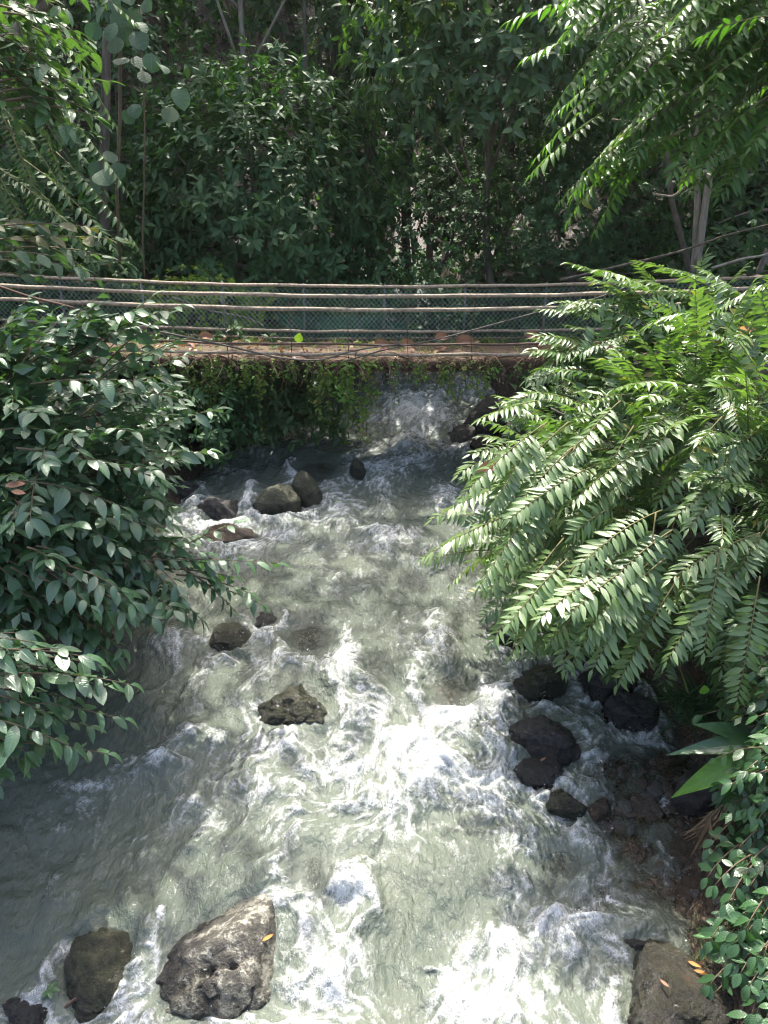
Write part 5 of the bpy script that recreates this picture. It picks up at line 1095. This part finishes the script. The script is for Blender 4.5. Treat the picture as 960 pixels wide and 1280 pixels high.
EXP = [ex(70, 190, 8.6, 172, 305, 8.4, .4), ex(60, 120, 8.8, 160, 235, 8.6, .4), ex(30, 200, 8.4, 140, 300, 8.2, .5), ex(60, 40, 8.6, 140, 150, 8.5, .5), ex(20, -10, 8.2, 110, 90, 8.2, .6), ex(40, 230, 8.3, 110, 320, 8.2, .5), ex(60, -40, 8.8, 165, 20, 8.8, .5)]
frond_bush('palm-like plant with narrow ribbed fronds slanting down at the upper left', (-5.6, 9.4), (-5.2, 9.2, 6.4), (1.0, .9, 1.0), 34, 1.2, 15, .17, M['mid'], 64, extra=EXP, droop=.8, name='ribbed_frond_plant', cat='plant', minpx=8, single=200, toward=(.3, -.1, 0))
EXF = [ex(-20, 100, 7.6, 60, 270, 7.4, .4), ex(0, 130, 7.6, 90, 255, 7.5, .5), ex(-40, 150, 7.4, 30, 280, 7.3, .4), ex(-40, 190, 7.4, 80, 270, 7.3, .5), ex(30, 110, 7.7, 80, 230, 7.6, .5), ex(-50, 130, 7.5, 10, 260, 7.4, .4), ex(10, 150, 7.7, 45, 262, 7.5, .3)]
frond_bush('olive fern with fine drooping fronds at the left edge above the pale leaf spray', (-5.3, 8.0), (-4.9, 8.0, 6.0), (.8, .6, .8), 26, 1.2, 26, .105, M['fern'], 65, extra=EXF, droop=1.2, name='drooping_fern', cat='fern', minpx=30, tplk='fernl', toward=(.2, -.1, 0))
# round leaved climbing plant
rr_ = np.random.default_rng(66); rv = thing('round_leaved_vine', 'climbing vine with big rounded drooping leaves at the upper left', 'vine', spot(150, 330, 9.6))
rme = leaf_meshes('leaf', TPL['round'], M['round'], 5)
P = np.array([spot(*q) for q in ((150, 330, 9.8), (146, 240, 9.8), (150, 150, 9.7), (150, 60, 9.6), (140, -30, 9.6))]); v, f = tube(P, .02, 6); put('stem', mesh_np('stem', v, f, mat=M['stem']), rv)
lv = Leaves()
for (px, py, L, dx) in [(158, 42, .30, .2), (170, 52, .28, .5), (140, 40, .26, -.5), (150, 20, .3, -.1), (128, 20, .26, -.6), (165, 22, .28, .4), (118, 40, .24, -.5), (143, 58, .26, -.2), (176, 40, .2, .8), (192, 78, .26, .4), (205, 92, .22, .8), (222, 122, .30, .5), (228, 125, .24, 1), (214, 145, .26, -.1), (170, 142, .22, .5), (160, 150, .20, -.4), (172, 82, .2, .2), (130, 225, .34, .5), (118, 232, .28, -.2), (148, 215, .26, .6), (120, 215, .24, -.5), (134, 200, .22, .1), (180, 100, .2, .4), (155, 84, .24, -.2), (185, 12, .22, .6), (140, 5, .26, 0), (160, 0, .26, .3)]:
    p = spot(px - 8 * dx, py - 12, 9.4 + rr_.uniform(-.2, .2)); lv.add(p, (dx + rr_.normal(0, .2), -.55 + rr_.normal(0, .3), -.75 + rr_.normal(0, .3)), (.35 * rr_.normal(), -.7 + rr_.normal(0, .2), .7), L * .8, t=rr_.random() * .9, rng=rr_)
lv.objects('leaf', rme, rv, range(lv.count()), rr_)
# palm fan seen between the trees
frond_bush('small palm with stiff narrow leaves in the dark gap above the middle of the bridge', (-.3, 19.0), (-.2, 17.9, 6.95), (.5, .4, .3), 7, 1.3, 18, .34, M['dark'], 67, extra=[ex(500, 100, 17.6, 430, 112, 17.4, .3), ex(500, 95, 17.6, 440, 98, 17.4, .3), ex(505, 105, 17.6, 560, 95, 17.4, .3)], droop=.5, name='small_palm', cat='palm', minpx=60, tplk='strap')
# ferns under the left of the bridge
frond_bush('dark fern hanging from the bank below the left end of the footbridge', (-3.7, 12.4), (-3.1, 11.9, 2.2), (.7, .5, .6), 46, .75, 16, .13, M['dark'], 68, droop=1.3, name='hanging_fern', cat='fern', minpx=60, tplk='fernl', single=0, lo=-.6)
frond_bush('fine pale fern among the leaves below the right end of the footbridge', (3.2, 10.4), (2.6, 10.6, 2.3), (.9, .6, .6), 40, .7, 14, .12, M['pinnate_pale'], 69, droop=1.0, name='hanging_fern', cat='fern', minpx=60, tplk='fernl', single=0)
print('corners', round(time.time() - T0, 1))

# ------------------------------------------------------------------ near right bank
def on_ground(px, py):
    t = np.arange(3.0, 14, .02)[:, None]; p = np.array([0, 0, CAM_Z]) + ray(px, py)[None] * t
    h = p[:, 2] <= ground_z(p[:, 0], p[:, 1]); return p[int(np.argmax(h))]
EXB = [ex(985, 985, 4.3, 915, 1000, 4.4, .6), ex(985, 1030, 4.2, 905, 1065, 4.3, .7), ex(985, 1080, 4.1, 908, 1110, 4.2, .8), ex(985, 1110, 4.0, 920, 1150, 4.0, .8), ex(985, 1050, 4.1, 935, 1160, 4.1, 1.), ex(985, 960, 4.4, 900, 975, 4.5, .6), ex(985, 1120, 4.0, 940, 1170, 4.0, .8), ex(985, 1000, 4.2, 950, 1080, 4.1, .9)]
_r = np.random.default_rng(13)
for _i in range(40):
    g_ = on_ground(_r.uniform(905, 985), _r.uniform(985, 1190)); EXB.append((g_ + [.1, .12, .12 + _r.uniform(0, .25)], unit([-.7 + _r.normal(0, .3), -.5, .35]), .42, 1.3))
for _i in range(34):
    g_ = on_ground(_r.uniform(915, 1000), _r.uniform(1150, 1275)); EXB.append((g_ + [.05, .08, .08 + _r.uniform(0, .15)], unit([-.5 + _r.normal(0, .4), -.5, .4]), .32, 1.2))
twig_bush('glossy creeper with small oval leaves tumbling down the near right bank', (3.4, 4.4), (3.0, 4.35, 1.5), (.55, .5, .7), 60, .45, 8, .135, M['creeper'], 71, extra=EXB, droop=1.3, toward=(-.35, -.2, 0), name='bank_creeper', cat='creeper', inner=120, jit=.25)
EXC = [ex(985, 880, 4.9, 880, 890, 5.0, .5), ex(985, 900, 4.8, 890, 925, 4.9, .6), ex(985, 860, 5.0, 900, 860, 5.1, .5), ex(985, 930, 4.7, 905, 950, 4.8, .6)]
twig_bush('mixed leafy plant with striped round leaves between the shrub and the lime leaf', (3.5, 5.2), (3.15, 5.0, 1.8), (.5, .5, .45), 26, .45, 7, .125, M['creeper'], 72, extra=EXC, droop=1.0, toward=(-.3, -.2, 0), name='bank_plant', cat='plant', inner=30, jit=.3)
lp = thing('lance_leaf_plant', 'plant with long lime green lance shaped leaves jutting out from the right bank', 'plant', spot(950, 960, 4.7)); lv = Leaves(); rl = np.random.default_rng(73)
for (a, b, a2, b2, Y, t_) in [(950, 938, 862, 1003, 4.65, .9), (955, 930, 862, 952, 4.7, .3), (955, 925, 870, 925, 4.8, .2), (958, 950, 900, 1050, 4.5, .4), (960, 940, 900, 900, 4.9, .2), (960, 960, 905, 1010, 4.6, .3), (965, 1010, 902, 1110, 4.3, .35)]:
    p, q = spot(a, b, Y), spot(a2, b2, Y - .12); l = np.linalg.norm(q - p); lv.add(p, q - p + [0, 0, .30 * l], (0, -.55, .85), l * 1.05, w=1.0 if t_ > .8 else .85, t=t_, rng=rl)
lv.objects('leaf', leaf_meshes('leaf', TPL['lance'], M['lime'], 2), lp, [0], rl); lv.objects('leaf', leaf_meshes('leaf', TPL['lance'], M['creeper'], 4), lp, range(1, lv.count()), rl)
# dead frond
df = thing('dead_palm_frond', 'brown dead palm frond hanging limp on the right bank below the lime leaf', 'frond', spot(915, 990, 4.55)); rd = np.random.default_rng(74)
P = bend(spot(935, 985, 4.55), spot(880, 1010, 4.5) - spot(935, 985, 4.55), .42, .9, 8, rd); v, f = tube(P, .009, 6); put('stalk', mesh_np('stalk', v, f, mat=M['straw']), df)
lv = Leaves()
for i in range(34):
    s = rd.uniform(.15, 1); p = P[int(s * 8)]; lv.add(p + rd.normal(0, .01, 3), (-.25 + rd.normal(0, .28), -.2 + rd.normal(0, .2), -1), (.2 * rd.normal(), -1, .3), rd.uniform(.25, .48), w=rd.uniform(.6, 1.1), t=rd.random(), rng=rd)
lv.objects('leaflet', leaf_meshes('leaflet', leaf_tpl(5, .075, .35, .25, .2, 1.2, .01), M['straw'], 4), df, range(lv.count()), rd)
pts = np.array([spot(rd.uniform(845, 890), rd.uniform(880, 915), 5.6) for _ in range(40)]); grass('grass_tuft', pts, (.18, .42), M['creeper'], rd, 'tuft of long arching grass on the right bank under the bright shrub', 'grass', up=.7)
pts = np.array([on_ground(rd.uniform(850, 930), rd.uniform(1150, 1215)) for _ in range(130)]); grass('bank_moss', pts, (.03, .09), M['fern'], rd, 'mossy weeds trailing down the earth bank beside the wedge boulder', 'weeds', up=.6)
# odd leaves and bits
def odd(px, py, Y, L, d, n, mk, lab, name='fallen_leaf', tpl=None, cat='leaf'):
    p = spot(px, py, Y); loose(name, leaf_meshes(name, tpl or leaf_tpl(6, .42, .45, .2, .1), M[mk], 1)[0], p, d, n, L, lab, cat)
odd(918, 414, 7.35, .22, (1, -.1, .15), (.1, -.6, .8), 'orange', 'single orange leaf caught in the bright shrub near the right edge')
odd(6, 607, 5.35, .15, (1, .1, .1), (0, -.55, .8), 'dry', 'large brown dead leaf lying across the left shrub at the left edge')
odd(14, 614, 5.3, .11, (1, -.1, -.1), (0, -.5, .8), 'dry', 'narrow brown dead leaf just below the large one in the left shrub')
odd(596, 590, 6.5, .26, (.6, 0, .3), (0, -.8, .5), 'dry', 'reddish dead leaf caught in the left side of the bright shrub')
odd(880, 868, 4.95, .10, (-.2, -.2, 1), (0, -1, .3), 'lime', 'small yellow-green heart shaped leaf lit up on the right bank', name='yellow_leaf', tpl=leaf_tpl(6, .8, .4, .1, .1))
def lay(px, py, lift, L, d, mk, lab, tpl=None):
    best = None
    for V, em in STONES:
        q = px_of(V); near = (np.abs(q[:, 0] - px) < 9) & (np.abs(q[:, 1] - py) < 9)
        if near.any():
            k = np.where(near)[0][np.argmin(q[near, 2])]
            if best is None or q[k, 2] < best[0]: best = (q[k, 2], V[k])
    if best is None: return
    p = best[1] + [0, 0, .012]
    loose('fallen_leaf', leaf_meshes('fallen_leaf', tpl or leaf_tpl(6, .30, .45, .3, -.2), M[mk], 1)[0], p, d, (0, -.3, 1), L, lab, 'leaf')
lay(868, 1194, .42, .09, (.7, -.5, .0), 'orange', 'upper orange leaf on the ridge of the wedge boulder'); lay(874, 1206, .42, .09, (.9, -.4, .0), 'orange', 'lower orange leaf on the ridge of the wedge boulder'); lay(826, 1218, .42, .07, (.5, -.7, 0), 'dry', 'thin reddish leaf on the near face of the wedge boulder')
lay(335, 1174, .40, .09, (.6, .4, 0), 'orange', 'tiny orange leaf on the right side of the large pale boulder'); lay(672, 944, .26, .07, (.6, .4, 0), 'dry', 'small tan leaf on top of the broad shiny boulder')
lg = thing('split_log', 'short broken log with a pale split face in the left shrub', 'log', spot(50, 725, 5.75)); P = np.array([spot(38, 735, 5.75), spot(50, 722, 5.8), spot(78, 745, 5.6)])
v, f = tube(np.array([spot(36, 733, 5.8), spot(58, 745, 5.75), spot(84, 772, 5.6)]), [.075, .08, .06], 10); put('log', mesh_np('log', v, f, mat=M['redbark']), lg)
v, f = tube(np.array([spot(46, 714, 5.65), spot(62, 726, 5.6), spot(80, 742, 5.5)]), [.012, .035, .008], 6); put('split_face', mesh_np('split_face', v, f, mat=M['cutwood']), lg)
pole('broken_stick', 'wet brown stick wedged between the near left stones', 'stick', [(48, 1290, 3.5), (72, 1268, 3.55), (92, 1250, 3.58), (108, 1241, 3.6)], .014, M['redbark'])
sd = thing('seedling', 'small green seedling growing beside the black stone in the near left corner', 'seedling', spot(64, 1246, 3.62)); lv = Leaves(); b = spot(64, 1246, 3.62); v, f = tube(np.array([b, b + [0, 0, .08]]), .003, 5); put('stem', mesh_np('stem', v, f, mat=M['rachis']), sd)
for a in np.arange(0, 6.2, 1.05): lv.add(b + [0, 0, .07], (math.cos(a), math.sin(a), .2), (0, 0, 1), .07, t=.5, rng=rd)
lv.objects('leaf', leaf_meshes('leaf', TPL['broad'], M['creeper'], 2), sd, range(lv.count()), rd)
# stones of the gravel shallows
pm = [stone_mesh('stone', (1, rd.uniform(.65, .95), rd.uniform(.45, .7)), 500 + i, M['pebble' if i % 3 else 'pebble_grey'], sub=2, facets=8, rough=.10)[0] for i in range(10)]
for me in pm: me.attributes['wet'].data.foreach_set('value', np.full(len(me.vertices), .08, np.float32))
cnt = 0
while cnt < 280:
    if cnt < 30: px, py = rd.normal(812, 20), rd.normal(1000, 14); r = rd.uniform(.03, .085)
    else: px, py = rd.uniform(700, 950), rd.uniform(935, 1240); r = rd.uniform(.014, .065) * rd.uniform(.6, 1.15)
    if px < np.interp(py, [935, 1050, 1190, 1240], [715, 740, 840, 930]): continue
    p = on_ground(px, py); o = bpy.data.objects.new('gravel_stone', pm[rd.integers(10)]); COL.objects.link(o); o.location = p + [0, 0, r * .15]; o.scale = (r,) * 3; o.rotation_euler = rd.normal(0, .25, 3) + [0, 0, rd.uniform(0, 6)]
    tag(o, ('tiny' if r < .025 else 'small' if r < .045 else 'fist sized' if r < .06 else 'large') + (' grey' if 'grey' in o.data.materials[0].name else ' brown') + ' stone lying ' + ('in the heap of stones at the middle of the gravel' if cnt < 30 else 'in the gravel below the dark boulders' if py < 1000 and px < 800 else 'in shade under the lime leaf' if py < 1000 else 'in the gravel beside the dead palm frond' if py < 1080 and px > 810 else 'in the wet gravel at the edge of the rapids' if py < 1080 else 'on the bank under the creeper' if px > 870 else 'in the gravel above the wedge boulder'), 'stone', 'stones in the gravel shallows'); cnt += 1
# ------------------------------------------------------------------ trees added on the left bank, crowns out of view, to shade the stream
FP('added_bank_tree', 'tall tree added on the left bank, its unseen high crown shading shrub and stream', 'tree', (-4.2, 9.6, 10.0), (2.6, 2.6, 1.3), 1400, .24, M['canopy'], 401, per=6, base=(-7.6, 9.8), face=None, trunk_r=.2, lump=.5)
FP('added_bank_tree', 'slanting tree added on the left bank, its unseen crown shading the middle of the stream', 'tree', (-1.7, 13.6, 10.8), (2.5, 2.4, 1.4), 2400, .24, M['canopy'], 404, per=6, base=(-9.5, 14.6), face=None, trunk_r=.16, lump=.5)
# ------------------------------------------------------------------ spray thrown up where the water is whitest
def spray():
    rs = np.random.default_rng(90); D = RV['foam'] * np.clip(RV['D'] - .55, 0, 1); D[(np.arange(ny) * H + RY0) > 9.5] = 0
    w = D.ravel().astype(np.float64); w /= w.sum(); k = rs.choice(len(w), 3200, p=w); iy, ix = k // nx, k % nx
    x = RX0 + (ix + rs.random(len(k))) * H; y = RY0 + (iy + rs.random(len(k))) * H
    z = bil(RV['W'], (x - RX0) / RV['hc'] - .5, (y - RY0) / RV['hc'] - .5) + RV['hh'][iy, ix] + rs.exponential(.03, len(k))
    r = rs.uniform(.0015, .0045, len(k)); O = np.array([[1, 0, 0], [-1, 0, 0], [0, 1, 0], [0, -1, 0], [0, 0, 1], [0, 0, -1]], float)
    Fo = np.array([[0, 2, 4], [2, 1, 4], [1, 3, 4], [3, 0, 4], [2, 0, 5], [1, 2, 5], [3, 1, 5], [0, 3, 5]])
    V = np.stack([x, y, z], -1)[:, None] + O[None] * (r[:, None] * rs.uniform(.7, 1.4, (len(k), 6)))[..., None]
    m, t, N, L = mat_new('spray_drop'); ps = N('BsdfPrincipled', i_Roughness=0.15); ps.inputs['Base Color'].default_value = (.8, .82, .82, 1); o = N('OutputMaterial'); L(ps.outputs[0], o.inputs[0])
    o = put('water_spray', mesh_np('water_spray', V.reshape(-1, 3), [(Fo[None] + (np.arange(len(k)) * 6)[:, None, None]).reshape(-1, 3)], mat=m), kind='stuff'); tag(o, 'fine drops thrown up from the whitest water', 'spray')
spray()
# ------------------------------------------------------------------ thin scattering volume added to imitate the lens flare veil at the top
def haze():
    b = bmesh.new(); bmesh.ops.create_cube(b, size=1.0); V = np.array([v.co[:] for v in b.verts]); b.verts.ensure_lookup_table(); F = np.array([[v.index for v in f.verts] for f in b.faces]); b.free()
    lo, hi = np.array([-470, -470, -3.6]), np.array([470, 470, 30.0])
    m, t, N, L = mat_new('haze'); v = N('VolumePrincipled'); v.inputs['Color'].default_value = (.93, .95, .92, 1); v.inputs['Density'].default_value = HAZE; v.inputs['Anisotropy'].default_value = .35
    o = N('OutputMaterial'); L(v.outputs[0], o.inputs['Volume'])
    put('haze', mesh_np('haze', (V + .5) * (hi - lo) + lo, [F], mat=m, smooth=False), kind='stuff')
haze()
_tot = {}
for _o in bpy.data.objects:
    if _o.type == 'MESH':
        _k = _o.name.split('.')[0]; _tot[_k] = _tot.get(_k, 0) + len(_o.data.loops) - 2 * len(_o.data.polygons)
print(sorted(_tot.items(), key=lambda a: -a[1])[:14])
print('all', round(time.time() - T0, 1), 'objects', len(bpy.data.objects), 'tris', sum((len(m.loops) - 2 * len(m.polygons)) for m in bpy.data.meshes))
